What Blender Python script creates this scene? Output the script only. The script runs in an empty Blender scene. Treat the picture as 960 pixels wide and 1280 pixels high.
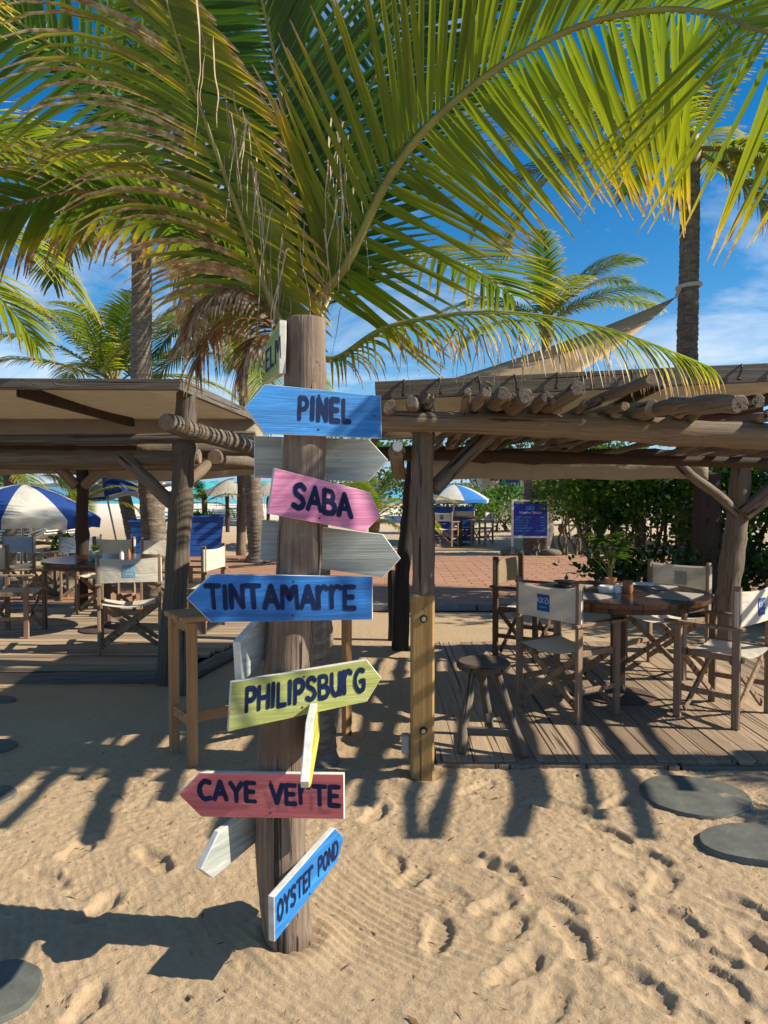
import bpy, math, random
import numpy as np
from mathutils import Vector, Matrix, noise as mnoise
S = bpy.context.scene
C = S.collection
R = math.radians
rng = random.Random(7)
V = Vector

# ------------------------------------------------------------------ camera
CAMZ, PITCH, F = 1.55, R(1.907), 961.0
cd = bpy.data.cameras.new('camera'); cam = bpy.data.objects.new('camera', cd); C.objects.link(cam)
cd.sensor_fit = 'VERTICAL'; cd.sensor_height = 36.0; cd.lens = 36.0*F/1280.0
cd.clip_start = 0.05; cd.clip_end = 6000
cam.location = (0, 0, CAMZ); cam.rotation_euler = (R(90)-PITCH, 0, 0)
S.camera = cam
def ray(px, py):
    u = (px-480)/F; v = (640-py)/F
    return V((u, math.cos(PITCH)+v*math.sin(PITCH), -math.sin(PITCH)+v*math.cos(PITCH)))
def P(px, py, Y):                       # the place at depth Y seen at a pixel of the photo
    d = ray(px, py); return V((0, 0, CAMZ)) + d*(Y/d.y)
def G(px, py, z=0.0):                   # the place on a level z
    d = ray(px, py); return V((0, 0, CAMZ)) + d*((z-CAMZ)/d.z)

# ------------------------------------------------------------------ light
SUN = V((1.42, -0.17, 1.0)).normalized()
SUN_EL = math.asin(SUN.z); SUN_AZ = math.atan2(SUN.x, SUN.y)
ld = bpy.data.lights.new('sun', 'SUN'); lo = bpy.data.objects.new('sun', ld); C.objects.link(lo)
ld.energy = 5.0; ld.angle = R(0.53); ld.color = (1.0, 0.90, 0.73)
lo.rotation_euler = (-SUN).to_track_quat('-Z', 'Y').to_euler(); lo.location = (8, -2, 9)
w = bpy.data.worlds.new('World'); S.world = w; w.use_nodes = True
nt = w.node_tree; nt.nodes.clear()
def N(t, typ, **k):
    n = t.nodes.new(typ)
    for a, b in k.items():
        if a.startswith('i_'): n.inputs[int(a[2:]) if a[2:].isdigit() else a[2:]].default_value = b
        else: setattr(n, a, b)
    return n
out = N(nt, 'ShaderNodeOutputWorld'); bg = N(nt, 'ShaderNodeBackground'); bg.inputs[1].default_value = 0.088
sky = N(nt, 'ShaderNodeTexSky', sky_type='NISHITA', sun_disc=False)
sky.sun_elevation = SUN_EL; sky.sun_rotation = SUN_AZ; sky.air_density = 1.0; sky.dust_density = 0.0; sky.ozone_density = 3.0
hs = N(nt, 'ShaderNodeHueSaturation'); hs.inputs['Saturation'].default_value = 1.42; hs.inputs['Value'].default_value = 1.0
nt.links.new(sky.outputs[0], hs.inputs['Color'])
tc = N(nt, 'ShaderNodeTexCoord'); sp = N(nt, 'ShaderNodeSeparateXYZ'); nt.links.new(tc.outputs['Generated'], sp.inputs[0])
zz = N(nt, 'ShaderNodeMath', operation='ADD'); zz.inputs[1].default_value = 0.16; nt.links.new(sp.outputs[2], zz.inputs[0])
mx = N(nt, 'ShaderNodeMath', operation='MAXIMUM'); mx.inputs[1].default_value = 0.05; nt.links.new(zz.outputs[0], mx.inputs[0])
dx = N(nt, 'ShaderNodeMath', operation='DIVIDE'); dy = N(nt, 'ShaderNodeMath', operation='DIVIDE')
nt.links.new(sp.outputs[0], dx.inputs[0]); nt.links.new(mx.outputs[0], dx.inputs[1])
nt.links.new(sp.outputs[1], dy.inputs[0]); nt.links.new(mx.outputs[0], dy.inputs[1])
cb = N(nt, 'ShaderNodeCombineXYZ'); nt.links.new(dx.outputs[0], cb.inputs[0]); nt.links.new(dy.outputs[0], cb.inputs[1])
cn = N(nt, 'ShaderNodeTexNoise'); cn.inputs['Scale'].default_value = 1.15; cn.inputs['Detail'].default_value = 9; cn.inputs['Roughness'].default_value = 0.6; cn.inputs['Distortion'].default_value = 0.5
nt.links.new(cb.outputs[0], cn.inputs['Vector'])
cr = N(nt, 'ShaderNodeValToRGB'); cr.color_ramp.elements[0].position = 0.50; cr.color_ramp.elements[1].position = 0.82
nt.links.new(cn.outputs[0], cr.inputs[0])
mc = N(nt, 'ShaderNodeMix', data_type='RGBA'); nt.links.new(cr.outputs[0], mc.inputs[0])
hz = N(nt, 'ShaderNodeMapRange'); hz.inputs[1].default_value = 0.0; hz.inputs[2].default_value = 0.22; hz.inputs[3].default_value = 0.75; hz.inputs[4].default_value = 0.0
nt.links.new(sp.outputs[2], hz.inputs[0]); mh = N(nt, 'ShaderNodeMix', data_type='RGBA'); nt.links.new(hz.outputs[0], mh.inputs[0]); nt.links.new(hs.outputs[0], mh.inputs[6]); mh.inputs[7].default_value = (1.3, 3.4, 6.6, 1)
nt.links.new(mh.outputs[2], mc.inputs[6]); mc.inputs[7].default_value = (7.6, 7.9, 8.4, 1)
nt.links.new(mc.outputs[2], bg.inputs[0]); nt.links.new(bg.outputs[0], out.inputs[0])
S.view_settings.view_transform = 'Standard'; S.view_settings.look = 'None'
S.view_settings.exposure = 0.66; S.view_settings.gamma = 1.0; S.view_settings.use_curve_mapping = False
S.cycles.max_bounces = 8; S.cycles.transparent_max_bounces = 8

# ------------------------------------------------------------------ materials
def newmat(name):
    m = bpy.data.materials.new(name); m.use_nodes = True
    t = m.node_tree; b = t.nodes['Principled BSDF']
    return m, t, b
def mixc(t, fac, a, b, bt='MIX'):
    n = N(t, 'ShaderNodeMix', data_type='RGBA', blend_type=bt)
    for i, x in ((0, fac), (6, a), (7, b)):
        if hasattr(x, 'is_linked'): t.links.new(x, n.inputs[i])
        else: n.inputs[i].default_value = x if i == 0 else (*x, 1)[:4]
    return n.outputs[2]
def noise_(t, vec, scale, detail=4, rough=0.55, dist=0.0):
    n = N(t, 'ShaderNodeTexNoise'); n.inputs['Scale'].default_value = scale; n.inputs['Detail'].default_value = detail
    n.inputs['Roughness'].default_value = rough; n.inputs['Distortion'].default_value = dist
    if vec is not None: t.links.new(vec, n.inputs['Vector'])
    return n.outputs[0]
def ramp(t, f, p0, p1, c0=(0, 0, 0), c1=(1, 1, 1)):
    n = N(t, 'ShaderNodeValToRGB'); e = n.color_ramp.elements
    e[0].position = p0; e[1].position = p1; e[0].color = (*c0, 1); e[1].color = (*c1, 1)
    t.links.new(f, n.inputs[0]); return n.outputs[0]
def mapping(t, scale, src='Object', rand=True):
    tc = N(t, 'ShaderNodeTexCoord'); mp = N(t, 'ShaderNodeMapping'); mp.inputs['Scale'].default_value = scale
    t.links.new(tc.outputs[src], mp.inputs[0])
    if rand:
        oi = N(t, 'ShaderNodeObjectInfo'); ad = N(t, 'ShaderNodeMath', operation='MULTIPLY'); ad.inputs[1].default_value = 37.0
        t.links.new(oi.outputs['Random'], ad.inputs[0]); t.links.new(ad.outputs[0], mp.inputs['Location'])
    return mp.outputs[0]
def bump(t, b, h, strength, dist=0.01):
    n = N(t, 'ShaderNodeBump'); n.inputs['Strength'].default_value = strength; n.inputs['Distance'].default_value = dist
    t.links.new(h, n.inputs['Height']); t.links.new(n.outputs[0], b.inputs['Normal'])
def wood(name, dark, light, axis=2, crack=0.6, rough=0.8, fine=60, wear=None, spread=0.12):
    m, t, b = newmat(name)
    sc = [fine, fine, fine]; sc[axis] = fine*0.035
    v = mapping(t, sc); g = noise_(t, v, 1.0, 6, 0.65, 0.6)
    sc2 = [9, 9, 9]; sc2[axis] = 1.1
    v2 = mapping(t, sc2); g2 = noise_(t, v2, 1.0, 4, 0.6, 0.9)
    c = mixc(t, ramp(t, g, 0.3, 0.72), dark, light)
    c = mixc(t, ramp(t, g2, 0.42, 0.78), c, [x*0.62 for x in light], 'MIX')
    if wear:
        v3 = mapping(t, (3, 3, 3)); c = mixc(t, ramp(t, noise_(t, v3, 1.2, 5), 0.5, 0.7), c, wear)
    sc4 = [34, 34, 34]; sc4[axis] = 0.55
    ck = ramp(t, noise_(t, mapping(t, sc4), 1.0, 2, 0.5, 0.3), 0.33, 0.385)
    c = mixc(t, 0.9, c, mixc(t, ck, [x*0.25 for x in dark], (1, 1, 1)), 'MULTIPLY')
    oi = N(t, 'ShaderNodeObjectInfo'); h = N(t, 'ShaderNodeHueSaturation'); t.links.new(c, h.inputs['Color'])
    mr = N(t, 'ShaderNodeMapRange'); mr.inputs[3].default_value = 1-spread*1.6; mr.inputs[4].default_value = 1+spread
    t.links.new(oi.outputs['Random'], mr.inputs[0]); t.links.new(mr.outputs[0], h.inputs['Value'])
    t.links.new(h.outputs[0], b.inputs['Base Color']); b.inputs['Roughness'].default_value = rough
    hh = N(t, 'ShaderNodeMath', operation='ADD'); t.links.new(g, hh.inputs[0]); t.links.new(ck, hh.inputs[1])
    kn = ramp(t, noise_(t, mapping(t, [11 if i_ != axis else 4 for i_ in range(3)]), 1.0, 3, 0.5, 1.5), 0.66, 0.74)
    h2 = N(t, 'ShaderNodeMath', operation='ADD'); t.links.new(hh.outputs[0], h2.inputs[0]); t.links.new(kn, h2.inputs[1]); bump(t, b, h2.outputs[0], crack, 0.009)
    return m
def paint(name, col, light, under=(0.5, 0.46, 0.38), streak=0.35, rough=0.55, wear=0.72):
    m, t, b = newmat(name)
    v = mapping(t, (5, 60, 95)); g = noise_(t, v, 1.0, 5, 0.6, 0.4)
    c = mixc(t, ramp(t, g, 0.42, 0.8), col, light)
    v2 = mapping(t, (1.5, 40, 26)); g2 = noise_(t, v2, 1.0, 6, 0.7, 0.8)
    c = mixc(t, ramp(t, g2, 0.36, 0.56), [x*0.66 for x in col], c)
    c = mixc(t, ramp(t, noise_(t, mapping(t, (9, 40, 40)), 1.0, 8, 0.75), wear-0.04, wear+0.01), c, under)
    t.links.new(c, b.inputs['Base Color']); b.inputs['Roughness'].default_value = rough
    gr = noise_(t, mapping(t, (2, 90, 140)), 1.0, 4, 0.6, 1.0)
    bump(t, b, gr, streak*1.4, 0.005)
    return m
def plain(name, col, rough=0.6, var=0.15, scale=12, metal=0.0, bmp=0.15):
    m, t, b = newmat(name)
    g = noise_(t, mapping(t, (1, 1, 1)), scale, 6, 0.6)
    c = mixc(t, ramp(t, g, 0.3, 0.7), [x*(1-var) for x in col], [min(1, x*(1+var)) for x in col])
    t.links.new(c, b.inputs['Base Color']); b.inputs['Roughness'].default_value = rough; b.inputs['Metallic'].default_value = metal
    if bmp: bump(t, b, noise_(t, mapping(t, (1, 1, 1)), scale*6, 4), bmp, 0.004)
    return m
def canvas(name, col, tr_=0.22):
    m, t, b = newmat(name)
    g = noise_(t, mapping(t, (1, 1, 1)), 6, 5)
    c = mixc(t, ramp(t, g, 0.35, 0.7), [x*0.86 for x in col], col)
    wv = N(t, 'ShaderNodeTexWave'); wv.inputs['Scale'].default_value = 320; t.links.new(mapping(t, (1, 1, 1), rand=False), wv.inputs['Vector'])
    t.links.new(c, b.inputs['Base Color']); b.inputs['Roughness'].default_value = 0.9
    bump(t, b, noise_(t, mapping(t, (1, 1, 2.2)), 7, 3, 0.5, 1.2), 0.5, 0.02)
    tr = N(t, 'ShaderNodeBsdfTranslucent'); t.links.new(c, tr.inputs[0])
    ms = N(t, 'ShaderNodeMixShader'); ms.inputs[0].default_value = tr_
    t.links.new(b.outputs[0], ms.inputs[1]); t.links.new(tr.outputs[0], ms.inputs[2])
    t.links.new(ms.outputs[0], t.nodes['Material Output'].inputs[0])
    return m
def leafmat(name, g1, g2, yel, brown, tan, trans=0.42):
    m, t, b = newmat(name)
    u1 = N(t, 'ShaderNodeUVMap', uv_map='par'); s1 = N(t, 'ShaderNodeSeparateXYZ'); t.links.new(u1.outputs[0], s1.inputs[0])
    u2 = N(t, 'ShaderNodeUVMap', uv_map='dead'); s2 = N(t, 'ShaderNodeSeparateXYZ'); t.links.new(u2.outputs[0], s2.inputs[0])
    c = mixc(t, s1.outputs[1], g1, g2)
    pw = N(t, 'ShaderNodeMath', operation='POWER'); pw.inputs[1].default_value = 2.0; t.links.new(s1.outputs[0], pw.inputs[0])
    ym = N(t, 'ShaderNodeMath', operation='MULTIPLY'); t.links.new(pw.outputs[0], ym.inputs[0]); t.links.new(s2.outputs[1], ym.inputs[1])
    c = mixc(t, ym.outputs[0], c, yel)
    # dried part of the leaflet, from the tip inwards
    nz = noise_(t, mapping(t, (1, 1, 1)), 14, 4); na = N(t, 'ShaderNodeMath', operation='MULTIPLY_ADD'); t.links.new(nz, na.inputs[0]); na.inputs[1].default_value = 0.34; na.inputs[2].default_value = -0.17
    ad = N(t, 'ShaderNodeMath', operation='ADD'); t.links.new(s1.outputs[0], ad.inputs[0]); t.links.new(s2.outputs[0], ad.inputs[1])
    a2 = N(t, 'ShaderNodeMath', operation='ADD'); t.links.new(ad.outputs[0], a2.inputs[0]); t.links.new(na.outputs[0], a2.inputs[1])
    dr = ramp(t, a2.outputs[0], 0.94, 1.0)
    dr2 = ramp(t, a2.outputs[0], 0.80, 0.97)
    bc = mixc(t, ramp(t, noise_(t, mapping(t, (1, 1, 1)), 23, 3), 0.4, 0.66), brown, tan)
    c = mixc(t, dr2, c, [yel[0]*1.05, yel[1]*0.95, yel[2]])
    c = mixc(t, dr, c, bc)
    t.links.new(c, b.inputs['Base Color']); b.inputs['Roughness'].default_value = 0.42
    tr = N(t, 'ShaderNodeBsdfTranslucent'); t.links.new(mixc(t, 1.0, c, (1.75, 1.7, 0.6), 'MULTIPLY'), tr.inputs[0])
    ms = N(t, 'ShaderNodeMixShader'); ms.inputs[0].default_value = trans
    t.links.new(b.outputs[0], ms.inputs[1]); t.links.new(tr.outputs[0], ms.inputs[2])
    t.links.new(ms.outputs[0], t.nodes['Material Output'].inputs[0])
    return m
M = {}
M['greywood'] = wood('weathered_grey_wood', (0.055, 0.040, 0.027), (0.245, 0.188, 0.135), spread=0.2)
M['postwood'] = wood('signpost_wood', (0.075, 0.052, 0.036), (0.30, 0.225, 0.165), crack=1.0, wear=(0.12, 0.08, 0.05))
M['paletop'] = wood('pale_log_wood', (0.10, 0.066, 0.04), (0.34, 0.25, 0.16))
M['darkwood'] = wood('dark_wood', (0.025, 0.014, 0.008), (0.075, 0.042, 0.024))
M['blackpost'] = wood('tarred_wood', (0.012, 0.008, 0.005), (0.05, 0.03, 0.02))
M['board'] = wood('grey_fascia_wood', (0.06, 0.05, 0.042), (0.20, 0.17, 0.14), axis=0)
M['boardy'] = wood('grey_side_wood', (0.12, 0.09, 0.065), (0.34, 0.27, 0.20), axis=1)
M['planky'] = wood('deck_wood', (0.24, 0.16, 0.10), (0.50, 0.37, 0.245), axis=1, fine=70, crack=0.4, spread=0.24)
M['plankx'] = wood('left_deck_wood', (0.25, 0.175, 0.11), (0.50, 0.385, 0.26), axis=0, fine=70, crack=0.4, spread=0.2)
M['pine'] = wood('orange_pine', (0.30, 0.14, 0.05), (0.55, 0.31, 0.13), fine=45, crack=0.25, spread=0.05)
M['pinex'] = wood('orange_pine_rail', (0.30, 0.14, 0.05), (0.55, 0.31, 0.13), axis=0, fine=45, crack=0.25, spread=0.05)
M['yellowpine'] = wood('treated_pine', (0.27, 0.14, 0.04), (0.56, 0.37, 0.13), fine=40, crack=0.25)
M['teak'] = wood('chair_teak', (0.14, 0.088, 0.05), (0.38, 0.26, 0.165), fine=70, crack=0.3)
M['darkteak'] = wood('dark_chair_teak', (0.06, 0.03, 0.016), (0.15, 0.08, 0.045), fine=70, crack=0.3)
M['tabletop'] = wood('varnished_table_wood', (0.022, 0.010, 0.006), (0.085, 0.033, 0.016), axis=0, fine=40, crack=0.05, rough=0.2)
M['redboard'] = wood('red_brown_board', (0.06, 0.02, 0.012), (0.14, 0.05, 0.03), axis=0)
M['blue'] = paint('blue_sign_paint', (0.012, 0.19, 0.56), (0.05, 0.33, 0.72), wear=0.69)
M['blue2'] = paint('deep_blue_sign_paint', (0.010, 0.15, 0.50), (0.04, 0.25, 0.64), wear=0.70)
M['pink'] = paint('pink_sign_paint', (0.72, 0.22, 0.42), (0.86, 0.45, 0.58))
M['red'] = paint('coral_red_sign_paint', (0.60, 0.13, 0.15), (0.68, 0.24, 0.22))
M['lime'] = paint('lime_sign_paint', (0.40, 0.44, 0.11), (0.62, 0.65, 0.33), wear=0.70)
M['green'] = paint('leaf_green_sign_paint', (0.30, 0.42, 0.09), (0.40, 0.50, 0.16))
M['yellow'] = paint('yellow_sign_paint', (0.55, 0.50, 0.05), (0.68, 0.64, 0.22))
M['white'] = paint('whitewashed_board', (0.40, 0.43, 0.39), (0.60, 0.62, 0.58), under=(0.3, 0.28, 0.2), wear=0.66)
M['edge'] = plain('white_board_edge', (0.62, 0.61, 0.56), 0.7, 0.2, 25)
M['navy'] = plain('navy_letter_paint', (0.005, 0.015, 0.062), 0.6, 0.4, 30)
M['navy'].node_tree.nodes['Principled BSDF'].inputs['Specular IOR Level'].default_value = 0.2
M['nail'] = plain('dark_iron', (0.03, 0.025, 0.022), 0.5, 0.3, 40, 0.6)
M['bolt'] = plain('steel', (0.45, 0.43, 0.4), 0.35, 0.2, 40, 0.9)
M['cream'] = canvas('cream_canvas', (0.76, 0.71, 0.60))
M['bluecanvas'] = canvas('pale_blue_canvas', (0.42, 0.50, 0.62))
M['browncanvas'] = canvas('brown_canvas', (0.34, 0.26, 0.17))
M['roof'] = canvas('tan_roof_fabric', (0.60, 0.52, 0.41), 0.42)
M['sail'] = canvas('beige_sail_fabric', (0.70, 0.50, 0.27), 0.35)
M['logo'] = plain('blue_print', (0.01, 0.07, 0.30), 0.7, 0.1)
M['logogrey'] = plain('faded_print', (0.33, 0.34, 0.31), 0.8, 0.1)
M['logolight'] = plain('light_blue_print', (0.16, 0.36, 0.48), 0.8, 0.1)
M['print'] = plain('white_print', (0.62, 0.70, 0.75), 0.7, 0.05)
M['printgrey'] = plain('grey_print', (0.45, 0.45, 0.40), 0.7, 0.05)
M['cyanprint'] = plain('cyan_print', (0.10, 0.50, 0.62), 0.7, 0.05)
M['signblue'] = plain('board_blue', (0.004, 0.03, 0.36), 0.45, 0.15, 8)
M['whitepaint'] = plain('white_paint', (0.74, 0.73, 0.68), 0.5, 0.08)
M['mat'] = plain('grey_placemat_weave', (0.33, 0.30, 0.26), 0.85, 0.15, 60)
M['plate'] = plain('white_porcelain', (0.78, 0.78, 0.76), 0.2, 0.03, bmp=0)
M['clay'] = plain('terracotta_pot', (0.33, 0.13, 0.06), 0.6, 0.2)
M['greypot'] = plain('grey_pot', (0.36, 0.36, 0.36), 0.6, 0.15)
M['iron'] = plain('rusty_iron_base', (0.09, 0.06, 0.045), 0.6, 0.4, 20)
M['plasticwhite'] = plain('white_resin', (0.72, 0.71, 0.66), 0.5, 0.08, bmp=0.05)
M['umbblue'] = canvas('blue_parasol_cloth', (0.012, 0.06, 0.30))
M['umbwhite'] = canvas('white_parasol_cloth', (0.70, 0.68, 0.62))
M['umblight'] = canvas('bright_blue_parasol_cloth', (0.04, 0.24, 0.66))
M['teal'] = canvas('teal_parasol_cloth', (0.05, 0.45, 0.45))
M['planter'] = plain('blue_planter_paint', (0.010, 0.085, 0.37), 0.5, 0.15, 5)
M['thatch'] = plain('thatch_straw', (0.36, 0.31, 0.24), 0.9, 0.35, 40, bmp=0.8)
M['rope'] = plain('rope_fibre', (0.38, 0.31, 0.2), 0.9, 0.3, 60, bmp=0.6)
M['stone'] = plain('slab_stone', (0.105, 0.11, 0.095), 0.75, 0.3, 9, bmp=0.5)
M['rock'] = plain('boulder_stone', (0.14, 0.125, 0.095), 0.9, 0.35, 6, bmp=0.7)
M['kerb'] = plain('grey_kerb_concrete', (0.20, 0.20, 0.21), 0.85, 0.2, 10, bmp=0.4)
M['wire'] = plain('black_elastic', (0.012, 0.011, 0.01), 0.6, 0.1)
M['coconut'] = plain('coconut_husk', (0.13, 0.075, 0.04), 0.9, 0.4, 25, bmp=0.8)
M['branch'] = plain('branch_bark', (0.16, 0.11, 0.07), 0.9, 0.35, 18, bmp=0.7)
M['darkbranch'] = plain('dark_branch_bark', (0.06, 0.04, 0.028), 0.9, 0.35, 18, bmp=0.7)
M['hill'] = plain('green_hill', (0.07, 0.12, 0.09), 0.95, 0.2, 0.02, bmp=0)
M['wall'] = plain('pale_render', (0.5, 0.46, 0.38), 0.9, 0.15, 3)
M['litter'] = plain('dry_litter', (0.07, 0.045, 0.025), 0.9, 0.4, 30, bmp=0)
M['litter2'] = plain('dry_leaf_bits', (0.22, 0.12, 0.06), 0.9, 0.4, 30, bmp=0)
M['straw'] = plain('dry_straw', (0.44, 0.34, 0.225), 0.85, 0.35, 6, bmp=0)
M['leaf'] = leafmat('palm_leaf', (0.045, 0.105, 0.012), (0.085, 0.165, 0.016), (0.36, 0.33, 0.025), (0.17, 0.075, 0.035), (0.46, 0.35, 0.23))
M['leafy'] = leafmat('yellowing_palm_leaf', (0.085, 0.15, 0.010), (0.19, 0.25, 0.015), (0.46, 0.38, 0.03), (0.27, 0.155, 0.085), (0.58, 0.46, 0.33), 0.5)
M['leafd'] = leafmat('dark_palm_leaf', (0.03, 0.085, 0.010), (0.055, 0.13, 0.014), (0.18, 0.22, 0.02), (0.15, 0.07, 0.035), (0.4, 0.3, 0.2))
M['leafdry'] = leafmat('dry_palm_leaf', (0.16, 0.08, 0.035), (0.24, 0.13, 0.06), (0.3, 0.18, 0.08), (0.20, 0.11, 0.06), (0.56, 0.44, 0.31), 0.25)
M['bush'] = leafmat('bush_leaf', (0.026, 0.08, 0.010), (0.08, 0.18, 0.018), (0.20, 0.30, 0.03), (0.1, 0.08, 0.03), (0.2, 0.2, 0.06), 0.38)
M['bushd'] = leafmat('dark_bush_leaf', (0.02, 0.06, 0.012), (0.04, 0.10, 0.015), (0.08, 0.14, 0.02), (0.1, 0.08, 0.03), (0.2, 0.2, 0.06), 0.3)
M['rachis'] = plain('palm_rachis', (0.24, 0.23, 0.05), 0.5, 0.25, 8)
M['rachisb'] = plain('brown_palm_rachis', (0.20, 0.12, 0.05), 0.6, 0.25, 8)
def dusty(m):
    t = m.node_tree; b = t.nodes['Principled BSDF']; l = b.inputs['Base Color'].links[0].from_socket
    f = ramp(t, noise_(t, mapping(t, (1, 1, 1)), 5, 9, 0.72, 0.4), 0.60, 0.74)
    t.links.new(mixc(t, f, l, (0.36, 0.26, 0.16)), b.inputs['Base Color'])
dusty(M['stone'])
def trunkmat():
    m, t, b = newmat('palm_trunk_bark')
    v = mapping(t, (7, 7, 26)); g = noise_(t, v, 1.0, 6, 0.65, 0.5)
    v2 = mapping(t, (40, 40, 5)); g2 = noise_(t, v2, 1.0, 4)
    c = mixc(t, ramp(t, g, 0.33, 0.68), (0.085, 0.062, 0.045), (0.30, 0.245, 0.19))
    c = mixc(t, ramp(t, g2, 0.45, 0.75), c, (0.13, 0.10, 0.075))
    t.links.new(c, b.inputs['Base Color']); b.inputs['Roughness'].default_value = 0.9
    bump(t, b, g, 0.9, 0.02); return m
M['trunk'] = trunkmat()
def sandmat():
    m, t, b = newmat('beach_sand')
    v = mapping(t, (1, 1, 1), rand=False)
    big = noise_(t, v, 1.3, 6, 0.6); mid = noise_(t, v, 26, 6, 0.7); fine = noise_(t, v, 330, 3, 0.7); cl = noise_(t, v, 75, 5, 0.75)
    c = mixc(t, ramp(t, big, 0.35, 0.7), (0.47, 0.345, 0.215), (0.56, 0.425, 0.28))
    c = mixc(t, ramp(t, mid, 0.35, 0.72), [x*0.86 for x in (0.50, 0.365, 0.225)], c)
    c = mixc(t, ramp(t, fine, 0.25, 0.45), (0.36, 0.25, 0.15), c)
    c = mixc(t, ramp(t, noise_(t, v, 120, 2, 0.5), 0.70, 0.74), c, (0.16, 0.11, 0.07))
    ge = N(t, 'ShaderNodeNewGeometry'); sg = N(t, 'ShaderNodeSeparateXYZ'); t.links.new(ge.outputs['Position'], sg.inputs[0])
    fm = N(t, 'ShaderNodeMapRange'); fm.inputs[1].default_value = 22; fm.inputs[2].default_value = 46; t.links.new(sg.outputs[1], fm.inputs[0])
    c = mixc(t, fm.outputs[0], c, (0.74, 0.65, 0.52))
    t.links.new(c, b.inputs['Base Color']); b.inputs['Roughness'].default_value = 0.95
    b.inputs['Specular IOR Level'].default_value = 0.15
    s1 = N(t, 'ShaderNodeMath', operation='MULTIPLY'); s1.inputs[1].default_value = 0.5; t.links.new(cl, s1.inputs[0])
    s2 = N(t, 'ShaderNodeMath', operation='MULTIPLY_ADD'); s2.inputs[1].default_value = 0.22; t.links.new(fine, s2.inputs[0]); t.links.new(s1.outputs[0], s2.inputs[2])
    s3 = N(t, 'ShaderNodeMath', operation='MULTIPLY_ADD'); s3.inputs[1].default_value = 0.9; t.links.new(mid, s3.inputs[0]); t.links.new(s2.outputs[0], s3.inputs[2])
    bump(t, b, s3.outputs[0], 0.75, 0.016)
    return m
M['sand'] = sandmat()
def tilemat():
    m, t, b = newmat('terracotta_paver')
    oi = N(t, 'ShaderNodeObjectInfo')
    g = noise_(t, mapping(t, (1, 1, 1)), 4, 5)
    c = mixc(t, ramp(t, g, 0.3, 0.7), (0.33, 0.165, 0.095), (0.40, 0.215, 0.13))
    h = N(t, 'ShaderNodeHueSaturation'); t.links.new(c, h.inputs['Color'])
    mr = N(t, 'ShaderNodeMapRange'); mr.inputs[3].default_value = 0.93; mr.inputs[4].default_value = 1.06
    t.links.new(oi.outputs['Random'], mr.inputs[0]); t.links.new(mr.outputs[0], h.inputs['Value'])
    t.links.new(h.outputs[0], b.inputs['Base Color']); b.inputs['Roughness'].default_value = 0.85
    return m
M['tile'] = tilemat()
M['grout'] = plain('paver_grout', (0.36, 0.20, 0.125), 0.95, 0.2, 6)
def seamat():
    m, t, b = newmat('sea_water')
    tc = N(t, 'ShaderNodeTexCoord'); s = N(t, 'ShaderNodeSeparateXYZ'); t.links.new(tc.outputs['Object'], s.inputs[0])
    n = noise_(t, mapping(t, (0.004, 0.03, 1), rand=False), 1.0, 4)
    ad = N(t, 'ShaderNodeMath', operation='MULTIPLY_ADD'); t.links.new(n, ad.inputs[0]); ad.inputs[1].default_value = 120; t.links.new(s.outputs[1], ad.inputs[2])
    mr = N(t, 'ShaderNodeMapRange'); mr.inputs[1].default_value = 90; mr.inputs[2].default_value = 420; t.links.new(ad.outputs[0], mr.inputs[0])
    c = mixc(t, mr.outputs[0], (0.10, 0.50, 0.46), (0.015, 0.17, 0.34))
    t.links.new(c, b.inputs['Base Color']); b.inputs['Roughness'].default_value = 0.25
    bump(t, b, noise_(t, mapping(t, (0.35, 1.2, 1), rand=False), 1.0, 5), 0.5, 0.3); return m
M['sea'] = seamat()

# ------------------------------------------------------------------ helpers
WM = {}
def link(o, parent, m):
    C.objects.link(o); WM[o.name] = m
    if parent is not None:
        o.parent = parent; o.matrix_basis = WM[parent.name].inverted() @ m
    else: o.matrix_basis = m
    return o
def thing(name, label, cat, loc=(0, 0, 0), rz=0.0, group=None):
    o = bpy.data.objects.new(name, None); o.empty_display_size = 0.1
    link(o, None, Matrix.Translation(V(loc)) @ Matrix.Rotation(rz, 4, 'Z'))
    return tag(o, label, cat, group)
def tag(o, label, cat, group=None, kind=None):
    if label: o['label'] = label
    if cat: o['category'] = cat
    if group: o['group'] = group
    if kind: o['kind'] = kind
    return o
def struct(name, label=None, loc=(0, 0, 0), mesh=None, m=None):
    o = bpy.data.objects.new(name, mesh)
    if mesh and m: mesh.materials.append(m)
    link(o, None, Matrix.Translation(V(loc))); o['kind'] = 'structure'
    if label: o['label'] = label
    return o
def mesh(name, verts, faces, mats=(), idx=None, smooth=False):
    me = bpy.data.meshes.new(name); me.from_pydata([tuple(v) for v in verts], [], faces)
    for x in mats: me.materials.append(x)
    if idx: me.polygons.foreach_set('material_index', idx)
    if smooth: me.polygons.foreach_set('use_smooth', [True]*len(me.polygons))
    me.update(); return me
def part(name, me, parent, m=Matrix(), label=None):
    o = bpy.data.objects.new(name, me); link(o, parent, m)
    if label: o['label'] = label
    return o
I4 = Matrix()
def T(*a): return Matrix.Translation(V(a[0]) if len(a) == 1 else V(a))
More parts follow.
